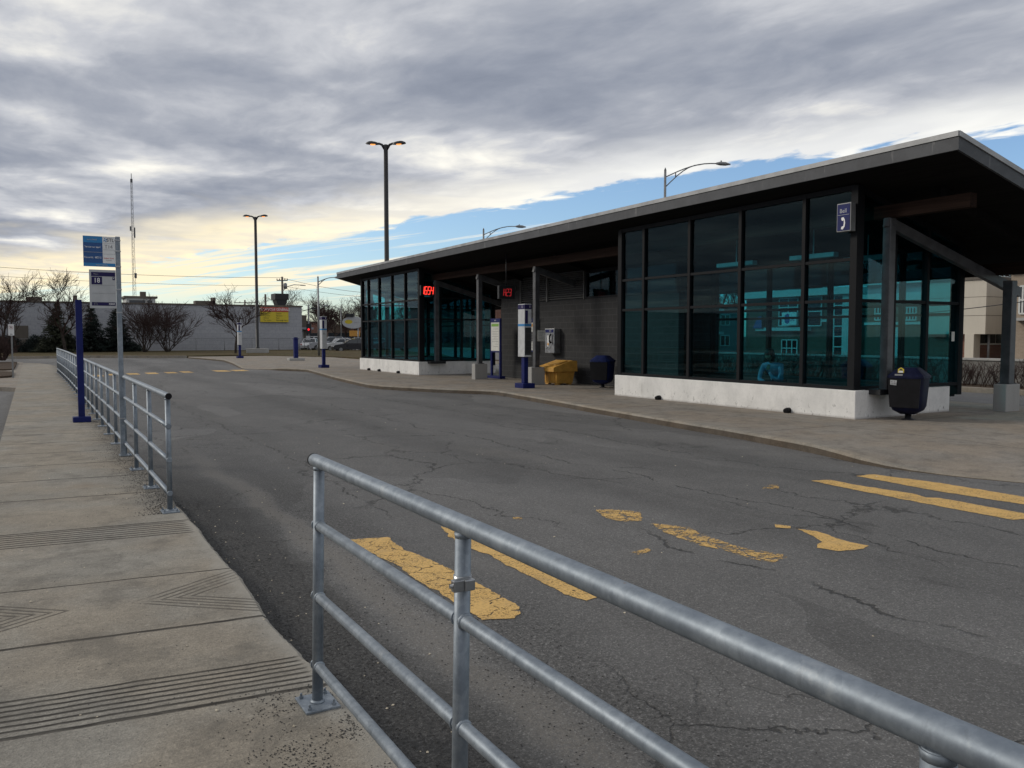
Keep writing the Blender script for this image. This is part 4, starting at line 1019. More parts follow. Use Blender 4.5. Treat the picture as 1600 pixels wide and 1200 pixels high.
bin_(Vector((18.5, 14.2, PAV)), 'navy rubbish bin seen through the glass on the far side', R(20), False)
# ------------------------------------------------------------------ seated person
p = Vector((15.0, 13.62, PAV))
pe = thing('person', 'seated person in a light blue jacket leaning forward behind the glass, elbows on knees', 'person', p)
def skin(name, joints, links, mat, root=0, sub=2):
    me = bpy.data.meshes.new(name); me.from_pydata([j[:3] for j in joints], links, []); o = bpy.data.objects.new(name, me); COL.objects.link(o); o.parent = pe
    o.modifiers.new('skin', 'SKIN'); o.modifiers.new('sub', 'SUBSURF').levels = sub; o.modifiers['sub'].render_levels = sub
    sv = me.skin_vertices[0].data
    for i, j in enumerate(joints):
        r = j[3]; sv[i].radius = (r, j[4] if len(j) > 4 else r); sv[i].use_root = (i == root)
    me.materials.append(mat); return o
# the person faces -Y +(-X): knees toward the front glass and a little right
# local axes: forward = fwd
fw = Vector((-.95, -.25, 0)).normalized(); sd = Vector((-fw.y, fw.x, 0))      # sd = left hand side
def J(f, s, z, r, r2=None):
    v = fw * f + sd * s; return (v.x, v.y, z, r) if r2 is None else (v.x, v.y, z, r, r2)
jo = [J(0, 0, .54, .16, .13), J(.06, 0, .68, .15, .12), J(.17, 0, .83, .165, .12), J(.27, 0, .95, .15, .10), J(.33, 0, 1.03, .06),      # pelvis, waist, chest, shoulders, neck
      J(.27, .19, .94, .075), J(.33, .24, .77, .055), J(.42, .22, .62, .048), J(.46, .10, .70, .042), J(.48, .04, .80, .036),           # left arm
      J(.27, -.19, .94, .075), J(.33, -.24, .77, .055), J(.42, -.22, .62, .048), J(.47, -.14, .60, .042), J(.53, -.04, .58, .036)]
skin('jacket', jo, [(0, 1), (1, 2), (2, 3), (3, 4), (3, 5), (5, 6), (6, 7), (7, 8), (8, 9), (3, 10), (10, 11), (11, 12), (12, 13), (13, 14)], M['jacket'])
jo = [J(0, 0, .50, .13, .12), J(.05, .11, .50, .095), J(.42, .17, .54, .07), J(.44, .16, .30, .058), J(.40, .16, .09, .045), J(.05, -.11, .50, .095), J(.42, -.17, .54, .07), J(.46, -.16, .30, .058), J(.44, -.16, .09, .045)]
skin('trousers', jo, [(0, 1), (1, 2), (2, 3), (3, 4), (0, 5), (5, 6), (6, 7), (7, 8)], M['trousers'])
for s, f in ((.16, .40), (-.16, .44)):
    jo = [J(f - .05, s, .05, .042), J(f + .06, s, .045, .045, .035), J(f + .19, s, .035, .035, .028)]
    skin('shoe', jo, [(0, 1), (1, 2)], M['shoe'])
# head with neck as one surface: chin, jaw, skull, nose
hd = [J(.31, 0, 1.00, .052), J(.36, 0, 1.09, .056), J(.42, 0, 1.145, .078, .082), J(.415, 0, 1.225, .092, .10), J(.50, 0, 1.10, .03, .036), J(.512, 0, 1.165, .014)]
body = skin('body', hd, [(0, 1), (1, 2), (2, 3), (2, 4), (2, 5)], M['skin'])
b = MB(); c = Vector(J(.40, 0, 1.235, 0)[:3]); b.ell(c, .108, .108, .118, 0, 14, 10)
c2 = Vector(J(.34, 0, 1.15, 0)[:3]); b.ell(c2, .10, .10, .13, 0, 12, 8); b.build('hair', M['hair'], pe)
b = MB()
for s in (.036, -.036): b.ell(Vector(J(.492, s, 1.185, 0)[:3]), .012, .012, .008, 0, 8, 6)
b.build('eyes', M['hair'], pe)
b = MB(); b.ell(Vector(J(.512, 0, 1.115, 0)[:3]), .02, .02, .006, 0, 8, 6); b.build('mouth', M['inkred'], pe)
def hand(base, dirv, side, up):
    d = Vector(dirv).normalized(); s = Vector(side).normalized(); u = Vector(up).normalized(); base = Vector(base)
    jo = [(*base, .028, .020), (*(base + d * .075), .036, .018)]; ln = [(0, 1)]
    for k, (off, l) in enumerate(((-.030, .062), (-.010, .072), (.010, .068), (.028, .052))):
        a = base + d * .09 + s * off; i = len(jo)
        jo += [(*a, .0095), (*(a + d * l * .55 + u * .012), .0088), (*(a + d * l * .8 + u * .038), .008)]; ln += [(1, i), (i, i + 1), (i + 1, i + 2)]
    a = base + d * .03 - s * .034; i = len(jo); jo += [(*a, .012), (*(a + d * .035 - s * .02 + u * .01), .0105), (*(a + d * .06 - s * .015 + u * .03), .009)]; ln += [(0, i), (i, i + 1), (i + 1, i + 2)]
    return jo, ln
jl, ln = hand(J(.485, .03, .83, 0)[:3], fw * .1 + Vector((0, 0, 1)), sd, fw * -1); skin('hand', jl, ln, M['skin'], 0, 1)
jl, ln = hand(J(.54, -.02, .575, 0)[:3], fw * .5 + sd * .6 + Vector((0, 0, -.5)), fw, Vector((0, 0, 1))); skin('hand', jl, ln, M['skin'], 0, 1)
pe.scale = (1.06, 1.06, .98)
# ------------------------------------------------------------------ trees and shrubs
def branchy(seed, h, spread, style):
    """skeleton of a leafless tree: list of (points, radii, level)"""
    r = random.Random(seed); out = []
    def grow(p, d, L, rad, lvl):
        n = 4 if lvl < 2 else 3; pts = [p]; rs = [rad]; q = p
        for i in range(n):
            wob = .10 if lvl == 0 else .22
            d = (d + Vector((r.gauss(0, wob), r.gauss(0, wob), r.gauss(0, wob * .6) + (.10 if lvl > 0 else 0)))).normalized()
            q = q + d * (L / n); pts.append(q); rs.append(rad * (1 - .55 * (i + 1) / n))
        out.append((pts, rs, lvl))
        if lvl >= 4: return
        k = {0: 7, 1: 6, 2: 5, 3: 4}[lvl]
        for j in range(k):
            t = r.uniform(.30 if lvl == 0 else .2, 1.0); i = min(int(t * n), n - 1); pp = pts[i].lerp(pts[i + 1], t * n - i)
            dd = (pts[i + 1] - pts[i]).normalized()
            ax = dd.orthogonal().normalized(); ax = Matrix.Rotation(r.uniform(0, 6.28), 3, dd) @ ax
            ang = r.uniform(.45, .95) * (spread if lvl == 0 else .85)
            nd = (dd * math.cos(ang) + ax * math.sin(ang)).normalized()
            if nd.z < -.1: nd.z = abs(nd.z)
            grow(pp, nd, L * r.uniform(.5, .72), rs[i] * .58, lvl + 1)
    if style == 'vase':
        for k in range(9):
            a = k * 6.28 / 9 + r.uniform(-.3, .3); t = r.uniform(.15, .62) * spread
            grow(Vector((math.cos(a) * .12, math.sin(a) * .12, 0)), Vector((math.cos(a) * math.sin(t), math.sin(a) * math.sin(t), math.cos(t))), h * .52, .055, 1)
    else:
        grow(Vector(), Vector((0, 0, 1)), h * .62, h * .022, 0)
    return out
def tree_meshes(seed, h, spread, style, rmin):
    tb, cb = MB(), MB()
    for pts, rs, l in branchy(seed, h, spread, style):
        trunk = (l == 0) or (style == 'vase' and l == 1)
        rs = [max(x, rmin * (1 if l < 4 else .7)) for x in rs]
        (tb if trunk else cb).tube(pts, rs, 7 if l == 0 else (5 if l < 2 else 3), cap=False)
    return tb, cb
def bare_tree(p, label, seed, h, spread=1.0, style='tree', name='bare_tree', cat='tree', group=None, rmin=.014, bark='bark', rz=0):
    t = thing(name, label, cat, p, rz, group); tb, cb = tree_meshes(seed, h, spread, style, rmin)
    tb.build('trunk', M[bark], t); cb.build('crown', M['twig'], t); return t
def conifer(p, label, seed, h, w, mat, name='spruce_tree', group=None):
    r = random.Random(seed); t = thing(name, label, 'tree', p, 0, group)
    b = MB(); b.tube([(0, 0, 0), (0, 0, h * .95)], [.10, .02], 6); b.build('trunk', M['bark'], t)
    b = MB(); z = h * .06
    while z < h * .99:
        f = 1 - z / h; L = w * (f ** .85) * r.uniform(.85, 1.1) + .05; n = int(7 + 10 * f)
        for k in range(n):
            a = r.uniform(0, 6.28); l = L * r.uniform(.65, 1.12); ca, sa = math.cos(a), math.sin(a); droop = -.22
            for q in range(max(3, int(l / .13))):
                s = l * (q + r.random()) / max(3, int(l / .13)); c = Vector((ca * s, sa * s, z + droop * s + .12 * s * s / max(l, .1)))
                for e in range(4):
                    dv = Vector((ca + r.gauss(0, .8), sa + r.gauss(0, .8), r.gauss(-.1, .45))).normalized() * r.uniform(.16, .34); wv = Vector((r.gauss(0, 1), r.gauss(0, 1), r.gauss(0, .6))).normalized() * .06
                    b.add([c - wv, c + dv, c + wv], [(0, 1, 2)])
        z += h * .028
    b.build('crown', M[mat], t); return t
def bush(p, label, seed, rx, ry, rz_, mat, group=None):
    r = random.Random(seed); t = thing('evergreen_bush', label, 'bush', p, 0, group)
    b = MB()
    for k in range(6):
        a = r.uniform(0, 6.28); b.tube([(0, 0, 0), (math.cos(a) * rx * .5, math.sin(a) * ry * .5, rz_ * .8)], [.03, .01], 4)
    b.build('stems', M['bark'], t); b = MB()
    for k in range(int(3000 * rx * rz_)):
        v = Vector((r.gauss(0, 1), r.gauss(0, 1), abs(r.gauss(0, 1)))).normalized() * r.uniform(.5, 1.05)
        s = 1 + .25 * mnoise.noise(v * 2.3 + Vector((seed, 0, 0))); c = Vector((v.x * rx * s, v.y * ry * s, .05 + v.z * rz_ * s))
        d = Vector((r.gauss(0, 1), r.gauss(0, 1), r.gauss(.3, 1))).normalized() * r.uniform(.1, .2); w = Vector((r.gauss(0, 1), r.gauss(0, 1), r.gauss(0, 1))).normalized() * .05
        b.add([c - w, c + d, c + w], [(0, 1, 2)])
    b.build('foliage', M[mat], t); return t
GZ = PAV + .05
def PY(px, Y, z=0.0):
    d = _f + _r * ((px - 800) / F / math.cos(PITCH)); k = Y / d.y; return Vector((d.x * k, Y, z))
bare_tree(PY(104, 86, GZ), 'tall leafless tree with a forked trunk left of the bus stop sign', 11, 6.9, .9)
bare_tree(PY(2, 88, GZ), 'leafless tree at the left edge of the photo before the warehouse', 23, 6.0, .8)
bare_tree(PY(27, 90, GZ), 'thin low leafless tree before the brown loading door', 29, 4.8, .9)
bare_tree(PY(228, 87, GZ), 'dense many-stemmed leafless shrub just right of the bus stop sign', 5, 5.6, .95, 'vase', 'bare_shrub', 'shrub')
bare_tree(PY(263, 88, GZ), 'wide many-stemmed leafless shrub leaning out to the right', 8, 5.5, 1.25, 'vase', 'bare_shrub', 'shrub')
bare_tree(P(369, 75, GZ), 'small leafless tree with a broad crown beside the far lamp post', 31, 5.4, 1.15)
conifer(PY(92, 90, GZ), 'olive conifer behind the tall leafless tree', 1, 4.7, 1.9, 'needle2')
conifer(PY(145, 91, GZ), 'dark spruce behind the top of the tall blue post', 2, 4.7, 1.7, 'needle')
conifer(PY(185, 91, GZ), 'dark spruce directly behind the bus stop sign pole', 3, 4.7, 1.9, 'needle')
bush(PY(62, 92, GZ), 'dark evergreen bush right of the brown loading door', 4, 1.4, 1.2, 1.5, 'needle')
bush(PY(118, 92, GZ), 'dark evergreen bush between the olive conifer and the first spruce', 6, 1.6, 1.2, 1.4, 'needle')
bush(PY(164, 92.5, GZ), 'dark evergreen bush between the two spruces', 7, 1.5, 1.2, 1.2, 'needle')
bush(PY(8, 92.5, GZ), 'dark evergreen bush under the leafless tree at the left edge', 9, 1.9, 1.2, 1.5, 'needle')
bush(PY(208, 92, GZ), 'low dark bush under the dense leafless shrub', 12, 1.0, 1.0, .8, 'needle')
bare_tree(P(5, 53, PAV + .06), 'brown twiggy shrub in the planting bed by the pavement', 41, 1.7, 1.5, 'vase', 'bare_shrub', 'shrub', rmin=.008, bark='twig')
bare_tree(P(-14, 48, PAV + .06), 'brown twiggy shrub cut by the left edge of the photo', 43, 1.8, 1.5, 'vase', 'bare_shrub', 'shrub', rmin=.008, bark='twig')
bare_tree(P(463, 104, 0), 'leafless tree peeping round the right corner of the warehouse', 47, 6.5, 1.0)
for k, (px, Z, h, sd) in enumerate(((497, 128, 7.5, 51), (512, 118, 6.2, 52), (527, 140, 7.5, 53), (541, 150, 7.8, 54), (553, 145, 7.4, 55), (575, 130, 7.4, 51), (600, 120, 7.0, 53), (640, 112, 7.2, 52))):
    bare_tree(P(px, Z, 0), 'leafless tree behind the distant parked cars', sd, h, 1.0, group='leafless trees behind the distant car park', rmin=.02)
# ------------------------------------------------------------------ warehouse
WH = thing('warehouse', 'long low grey block warehouse with a flat roof beyond the grass', 'warehouse', (-16, 95, 0)); o = WH.location
b = MB(o); b.box((-70, 95, -.05), (27, 130, 5.05)); b.build('wall', M['whblock'], WH)
b = MB(o); b.box((-70.1, 94.9, 5.05), (27.1, 130.1, 5.2)); b.build('parapet', M['whdark'], WH)
def onY(px, Y): d = _f + _r * ((px - 800) / F / math.cos(PITCH)); return d.x * Y / d.y
b = MB(o); x0, x1 = onY(15, 95), onY(47, 95); b.box((x0, 94.93, .1), (x1, 95.02, 2.75)); b.build('loading_door', M['whdark'], WH)
for px0, px1, h in ((45, 70, .55), (118, 124, .8), (306, 336, .5), (333, 337, .9)):
    b = MB(o); x0, x1 = onY(px0, 100), onY(px1, 100); b.box((x0, 99, 5.15), (x1, 100.5, 5.2 + h)); b.build('roof_box', M['whdark'], WH)
b = MB(o); x0, x1 = onY(430, 97), onY(451, 97)
b.extr([(x0 + .1, 6.0), (x0 + .35, 5.2), (x1 - .35, 5.2), (x1 - .1, 6.0), (x1 - .1, 6.55), (x0 + .1, 6.55)], 1, 96.5, 98.2); b.box((x0, 96.4, 5.9), (x1, 98.3, 6.6)); b.build('ventilation_unit', M['black'], WH)
b = MB(o); x0, x1 = onY(397, 95), onY(452, 95); b.tube([(27.05, 94.8, 4.6), (28.2, 94.6, 4.9)], .05, 6); b.box((28.0, 94.4, 4.8), (28.9, 94.8, 5.0)); b.build('wall_lamp', M['black'], WH)
x0, x1 = onY(408.5, 94.8), onY(452.5, 94.8); z1, z0 = 4.98, 3.30
SG = thing('wall_sign', 'yellow and red garage sign at the top right of the grey warehouse wall', 'sign', ((x0 + x1) / 2, 94.86, z0)); o = SG.location
b = MB(o); b.box((x0, 94.80, z0), (x1, 94.89, z1)); pn = b.build('panel', M['yellowsign'], SG)
b = MB(o); b.box((x0 + .01, 94.77, z1 - .52), (x1 - .01, 94.798, z1 - .01)); rb = b.build('red_band', M['redsign'], SG)
text('lettering', 'MÉCANIQUE GÉNÉRALE', .40, M['inkwhite'], rb, Vector(((x0 + x1) / 2, 94.765, z1 - .27)) - o, (1, 0, 0), sx=.80)
for k, (a, c) in enumerate((('Freins', 'Direction'), ('Suspension', 'Alignement'), ('Silencieux', 'Pneus'), ('Mise au point', 'Remorquage routier'))):
    for s_, xx in ((a, x0 + .35), (c, x0 + 1.75)):
        text('lettering', s_, .21, M['inkblack'], pn, Vector((xx, 94.79, z1 - .72 - k * .25)) - o, (1, 0, 0), align='LEFT', sx=.75)
# annex, rooftop hut, mast
AN = thing('brown_annex', 'narrow brown building stepping back right of the grey warehouse', 'building', (29, 99, 0)); o = AN.location
b = MB(o); b.box((27.2, 98, -.05), (28.4, 112, 4.2)); b.build('wall', M['whdark'], AN); b = MB(o); b.box((27.15, 97.2, 2.5), (29.0, 98, 2.75)); b.build('canopy', M['whwall'], AN)
b = MB(o); b.tube([(27.9, 97.95, .2), (27.9, 97.95, 2.4)], .06, 6); b.build('pipe', M['trim'], AN)
p = P(220, 128, 0); HU = thing('far_office_block', 'pale flat-roofed block showing above the warehouse roof behind the bus stop sign', 'building', p); 
b = MB(); b.box((-2.0, -3, 0), (2.0, 3, 7.4)); b.build('wall', M['trim'], HU); b = MB(); b.box((-2.3, -3.3, 7.4), (2.3, 3.3, 7.7)); b.box((.2, -.6, 7.7), (1.0, .3, 8.5)); b.build('roof', M['whdark'], HU)
b = MB(); b.box((-1.6, -3.03, 6.1), (.6, -2.99, 7.1)); b.box((.9, -3.03, 6.1), (1.6, -2.99, 7.1)); b.build('windows', M['darkglass'], HU)
p = P(213.5, 250, 0); MA = thing('radio_mast', 'tall thin lattice radio mast rising behind the warehouse', 'mast', p)
b = MB(); Ht = HZ(284, 250); hw = lambda z: .62 - .34 * z / Ht
leg = [(math.cos(a), math.sin(a)) for a in (.3, 2.4, 4.5)]
for c, s in leg: b.tube([(c * hw(0), s * hw(0), 0), (c * hw(Ht), s * hw(Ht), Ht)], .05, 5)
z = 0; k = 0
while z < Ht - 1:
    z2 = min(z + 1.25, Ht)
    for i in range(3):
        a, c = leg[i], leg[(i + 1) % 3]
        if k % 2: a, c = c, a
        b.tube([(a[0] * hw(z), a[1] * hw(z), z), (c[0] * hw(z2), c[1] * hw(z2), z2)], .026, 3)
    z = z2; k += 1
b.build('lattice', M['mast'], MA); b = MB(); b.tube([(0, 0, Ht), (0, 0, Ht + 1.8)], .10, 5); b.box((-.3, -.3, Ht - .8), (.3, .3, Ht + .2)); b.build('beacon', M['mast'], MA)
for bx in (((.3, -.3, 31), (.7, .3, 34.0)), ((-.75, -.3, 33), (-.35, .3, 34.3)), ((.2, -.3, 19), (.8, .3, 20.5))): b = MB(); b.box(*bx); b.build('antenna', M['mast'], MA)
# chain-link fence in front of the warehouse
FE = thing('wire_fence', 'low wire fence with thin posts along the foot of the warehouse', 'fence', (-10, 93, GZ)); o = FE.location
for k in range(24):
    b = MB(o); x = -40 + k * 2.9; b.tube([(x, 93, GZ), (x, 93, GZ + 1.3)], .03, 5); b.build('post', M['alum'], FE)
b = MB(o); b.tube([(-40, 93, GZ + 1.28), (26.7, 93, GZ + 1.28)], .022, 5); b.build('top_rail', M['alum'], FE)
b = MB(o)
for k in range(330):
    x = -40 + k * .2; b.bar((x, 93, GZ + .05), (x + 1.2, 93.0, GZ + 1.25), .006, .006); b.bar((x, 93.01, GZ + 1.25), (x + 1.2, 93.01, GZ + .05), .006, .006)
b.build('mesh', M['alum'], FE)
# ------------------------------------------------------------------ lamp posts
def twin_lamp(p, label, top, base):
    t = thing('twin_lamp_post', label, 'lamp post', p, R(-32), 'black twin-headed lamp posts'); H = top - p.z
    if base: b = MB(); b.box((-.9, -.5, 0), (.9, .5, .42), 0, .03); b.build('foot', M['pier'], t)
    b = MB(); b.lathe((0, 0, 0), [(.2, .02), (.2, .5), (.145, .55), (.12, H)], 12); b.build('pole', M['black'], t)
    for s in (-1, 1):
        b = MB(); b.tube([(s * .05, 0, H - .25), (s * .22, 0, H + .0), (s * .42, 0, H + .08)], [.09, .07, .06], 8); a = b.build('arm', M['black'], t)
        b = MB(); vs = []; n = 12
        ring = []
        for zz, kk in ((0.0, .96), (.035, 1.0), (.10, .86), (.155, .5), (.17, .05)):
            for i in range(n):
                th = 6.283 * i / n; ring.append((s * (.76 + .40 * kk * math.cos(th)), .20 * kk * math.sin(th), H + .03 + zz + .02 * math.cos(th)))
        fs = [tuple(range(n))] + [(r_ * n + i, r_ * n + (i + 1) % n, r_ * n + n + (i + 1) % n, r_ * n + n + i) for r_ in range(4) for i in range(n)]
        b.add(ring, fs, 0, True); hd_ = b.build('lamp_head', M['black'], a)
        b = MB(); b.ell((s * .74, 0, H + .025), .16, .10, .05, 0, 12, 6); b.build('lens', M['lamp'], a)
    return t
pl_ = P(606, 48, PAV); twin_lamp(pl_, 'tall black twin-headed lamp post rising behind the terminal roof', HZ(231, 48), False)
pl_ = P(403.5, 76.5, GZ); twin_lamp(pl_, 'black twin-headed lamp post on the grass before the warehouse', HZ(341, 76.5), True)
def cobra(p, label, H, L, ang, truss=True, group='curved-arm street lamps', r=.075):
    t = thing('street_lamp', label, 'street lamp', p, ang, group)
    b = MB(); b.tube([(0, 0, 0), (0, 0, H)], [r * 1.25, r * .85], 8); b.lathe((0, 0, H), [(r * .9, 0), (.02, .14)], 8); b.build('pole', M['alum'], t)
    b = MB(); n = 8
    up = [(L * i / n, 0, H - .35 + L * .27 * math.sin(min(1, i / n * 1.12) * math.pi / 2)) for i in range(n + 1)]
    b.tube([(u[0], 0, u[2]) for u in up], .032, 6)
    if truss:
        lo_ = [(L * .68 * i / 6, 0, H - .35 - L * .19 + (L * .19 + L * .245) * math.sin(i / 6 * math.pi / 2)) for i in range(7)]
        b.tube(lo_, .028, 6)
        for f in (.2, .42): 
            zu_ = H - .35 + L * .27 * math.sin(f * 1.12 * math.pi / 2); i = f / .68; zl = H - .35 - L * .19 + L * .435 * math.sin(i * math.pi / 2); b.tube([(L * f, 0, zl), (L * f, 0, zu_)], .03, 5)
    b.build('arm', M['alum'], t)
    e = up[-1]; b = MB(); b.tube([(e[0] - .05, 0, e[2]), (e[0] + .15, 0, e[2] - .0), (e[0] + .45, 0, e[2] - .01), (e[0] + .72, 0, e[2] - .03)], [.05, .10, .10, .03], 8); b.lathe((e[0] + .22, 0, e[2] + .08), [(.04, 0), (.035, .08)], 6); b.build('lamp_head', M['alum'], t)
    return t
def camang(deg=0): return -YAW + R(deg)
cobra(P(1036, 44, .0), 'curved-arm street lamp showing above the right half of the terminal roof', HZ(270, 44), 2.75, camang(4))
cobra(P(756, 61, .0), 'curved-arm street lamp barely clearing the middle of the terminal roof', HZ(361, 61), 2.4, camang(8))
cobra(P(499, 65.5, PAV), 'curved-arm street lamp on the grass left of the terminal', HZ(437, 65.5), 1.35, camang(0))
cobra(P(534, 105, 0), 'distant curved-arm street lamp with its arm to the left, above the parked cars', HZ(479, 105), 1.6, camang(180), True, r=.06)
# wooden poles and wires
def wpole(px, Z, ytop, label, cross):
    p = P(px, Z, 0); t = thing('utility_pole', label, 'utility pole', p, camang(0)); H = HZ(ytop, Z)
    b = MB(); b.tube([(0, 0, 0), (0, 0, H)], [.2, .14], 8); b.build('shaft', M['pole'], t)
    if cross:
        b = MB(); b.bar((-cross, 0, H - .5), (cross, 0, H - .5), .12, .14); 
        for s in (-1, -.5, .5, 1): b.lathe((s * cross * .95, 0, H - .44), [(.05, 0), (.07, .1), (.03, .2)], 6)
        b.build('crossarm', M['pole'], t)
    return t, p, H
up_, upp, uph = wpole(443.5, 115, 433, 'tall wooden utility pole with a street lamp arm behind the ventilation unit', .75)
b = MB(); b.lathe((.42, 0, uph - 1.7), [(.03, 0), (.24, .05), (.24, .75), (.05, .85)], 10); b.build('transformer', M['alum'], up_)
b = MB(); b.tube([(0, 0, uph - 2.0), (.7, 0, uph - 1.35), (1.6, 0, uph - 1.1), (2.6, 0, uph - 1.15)], .05, 6); b.tube([(2.5, 0, uph - 1.15), (3.2, 0, uph - 1.2)], [.09, .06], 6); b.build('lamp_arm', M['alum'], up_)
wpole(417, 118, 460, 'short wooden pole above the warehouse roof beside the far lamp post', 0)
wpole(385, 150, 469, 'distant wooden pole with a crossarm above the warehouse roof', 1.9)
def wire(name, label, pts, sag, r=.03):
    b = MB(); allp = []
    for a, c in zip(pts, pts[1:]):
        a, c = Vector(a), Vector(c)
        for i in range(13): t = i / 12; q = a.lerp(c, t); q.z -= sag * 4 * t * (1 - t); allp.append(q)
    b.tube(allp, r, 5); return tag(b.build(name, M['black']), label, 'wire', 'overhead wires')
def S(px, py, Z): v = P(px, Z, HZ(py, Z)); return v
wire('overhead_wire', 'upper overhead wire crossing the sky at the left to the utility pole', [S(-160, 405, 95), S(443, 434.5, 115), S(640, 461, 100)], .55, .024)
wire('overhead_wire', 'lower overhead wire crossing the sky behind the bus stop sign', [S(-160, 420, 95), S(443, 447, 115), S(700, 470, 100)], .5, .02)
wire('overhead_wire', 'overhead wire sloping past the beige box building at the right edge', [S(1380, 494, 40), S(1700, 456, 30)], .1, .018)
# traffic light
p = P(483.5, 96, 0); TL = thing('traffic_light', 'traffic light showing red by the right corner of the warehouse', 'traffic light', p, camang())
b = MB(); b.tube([(0, 0, 0), (0, 0, 5.3)], .09, 6); b.build('pole', M['alum'], TL)
b = MB(); b.box((-.2, -.3, 2.0), (.34, -.08, 3.15), 0, .03); hs_ = b.build('housing', M['black'], TL); 
b = MB(); b.ell((.07, -.31, 2.48), .13, .05, .13); b.build('red_lens', M['redlight'], hs_)
b = MB(); b.box((-.28, -.34, .75), (.28, -.3, 1.45)); b.box((-.24, -.34, 1.5), (.24, -.3, 1.75)); b.build('sign_plates', M['greysign'], TL)
# no stopping sign left of the pavement
p = G(20.5, 590.5, PAV); NS = thing('no_stopping_sign', 'small white no stopping sign on a thin pole at the far left', 'road sign', p, camang(18))
Z_ = 31.8; b = MB(); b.box((-.025, -.02, 0), (.025, .02, 2.05)); b.build('pole', M['alum'], NS)
b = MB(); b.box((-.105, -.035, 1.62), (.095, -.021, 2.05), 0, .004); pn = b.build('plate', M['white'], NS)
b = MB(); n = 16
for i in range(n):
    a, c = 6.283 * i / n, 6.283 * (i + 1) / n; b.bar((-.005 + .065 * math.cos(a), -.038, 1.93 + .065 * math.sin(a)), (-.005 + .065 * math.cos(c), -.038, 1.93 + .065 * math.sin(c)), .003, .018, 0, (0, 1, 0))
b.bar((-.05, -.038, 1.975), (.04, -.038, 1.885), .003, .018, 0, (0, 1, 0)); b.build('red_ring', M['redsign'], pn)
b = MB(); b.box((-.05, -.0375, 1.66), (.04, -.0355, 1.68)); b.box((-.02, -.0375, 1.9), (.01, -.0355, 1.96)); b.build('dark_marks', M['inkblack'], pn)
# ------------------------------------------------------------------ distant car park: cars, signs, brick shops
M['carglass'] = M['darkglass']
def paint(name, c): M[name] = simple(name, c, .3, .3, .06, 2); return M[name]
for n_, c_ in (('white_car_paint', (.56, .57, .58)), ('silver_car_paint', (.30, .31, .33)), ('black_car_paint', (.02, .02, .025)), ('dark_blue_car_paint', (.03, .05, .10)), ('red_car_paint', (.25, .03, .03))): paint(n_, c_)
def car_proto():
    t = bpy.data.objects.new('parked_car', None); COL.objects.link(t)
    b = MB(); W2 = .88
    side = [(-2.2, .35), (-2.25, .65), (-2.1, .92), (-1.5, .98), (1.0, .98), (2.0, .82), (2.25, .62), (2.2, .32)]
    vs = []; n = len(side)
    for y, k in ((-W2, 1), (-W2 * .98, 1), (W2 * .98, 1), (W2, 1)): vs += [(q[0], y, q[1]) for q in side]
    fs = [tuple(range(n - 1, -1, -1)), tuple(range(3 * n, 4 * n))] + [(r * n + i, r * n + (i + 1) % n, r * n + n + (i + 1) % n, r * n + n + i) for r in range(3) for i in range(n)]
    b.add(vs, fs); roof_ = [(-1.55, .98, .80), (-1.15, 1.45, .64), (.15, 1.47, .64), (1.05, .98, .80)]
    vs = []
    for x, z, w in roof_: vs += [(x, -w, z), (x, w, z)]
    b.add(vs, [(0, 2, 4, 6), (1, 7, 5, 3), (0, 1, 3, 2), (2, 3, 5, 4), (4, 5, 7, 6)]); body = b.build('body', M['white_car_paint'], t)
    for s in (-1, 1):
        b = MB(); b.add([(-1.36, s * .785, 1.03), (-1.08, s * .672, 1.40), (-.5, s * .666, 1.42), (-.5, s * .785, 1.03)], [(0, 1, 2, 3)]); b.add([(-.44, s * .785, 1.03), (-.44, s * .666, 1.42), (.12, s * .666, 1.41), (.82, s * .785, 1.03)], [(0, 1, 2, 3)]); b.build('side_window', M['darkglass'], t)
    b = MB(); b.add([(.26, -.60, 1.435), (.26, .60, 1.435), (1.0, .72, 1.03), (1.0, -.72, 1.03)], [(0, 1, 2, 3)]); b.build('windscreen', M['darkglass'], t)
    b = MB(); b.add([(-1.22, -.60, 1.40), (-1.22, .60, 1.40), (-1.54, .70, 1.04), (-1.54, -.70, 1.04)], [(3, 2, 1, 0)]); b.build('rear_window', M['darkglass'], t)
    for x in (-1.4, 1.4):
        for s in (-1, 1):
            b = MB(); b.tube([(x, s * .70, .33), (x, s * .90, .33)], .33, 14); w = b.build('wheel', M['rubber'], t); b = MB(); b.tube([(x, s * .89, .33), (x, s * .91, .33)], .19, 10); b.build('rim', M['alum'], w)
    for s in (-1, 1):
        b = MB(); b.box((2.16, s * .82 - .12 * (s > 0) , .62), (2.26, s * .82 + .12 * (s < 0), .74)); b.build('headlight', M['white'], t)
        b = MB(); b.box((-2.27, s * .84 - .12 * (s > 0), .70), (-2.2, s * .84 + .12 * (s < 0), .86)); b.build('tail_light', M['redsign'], t)
    return t
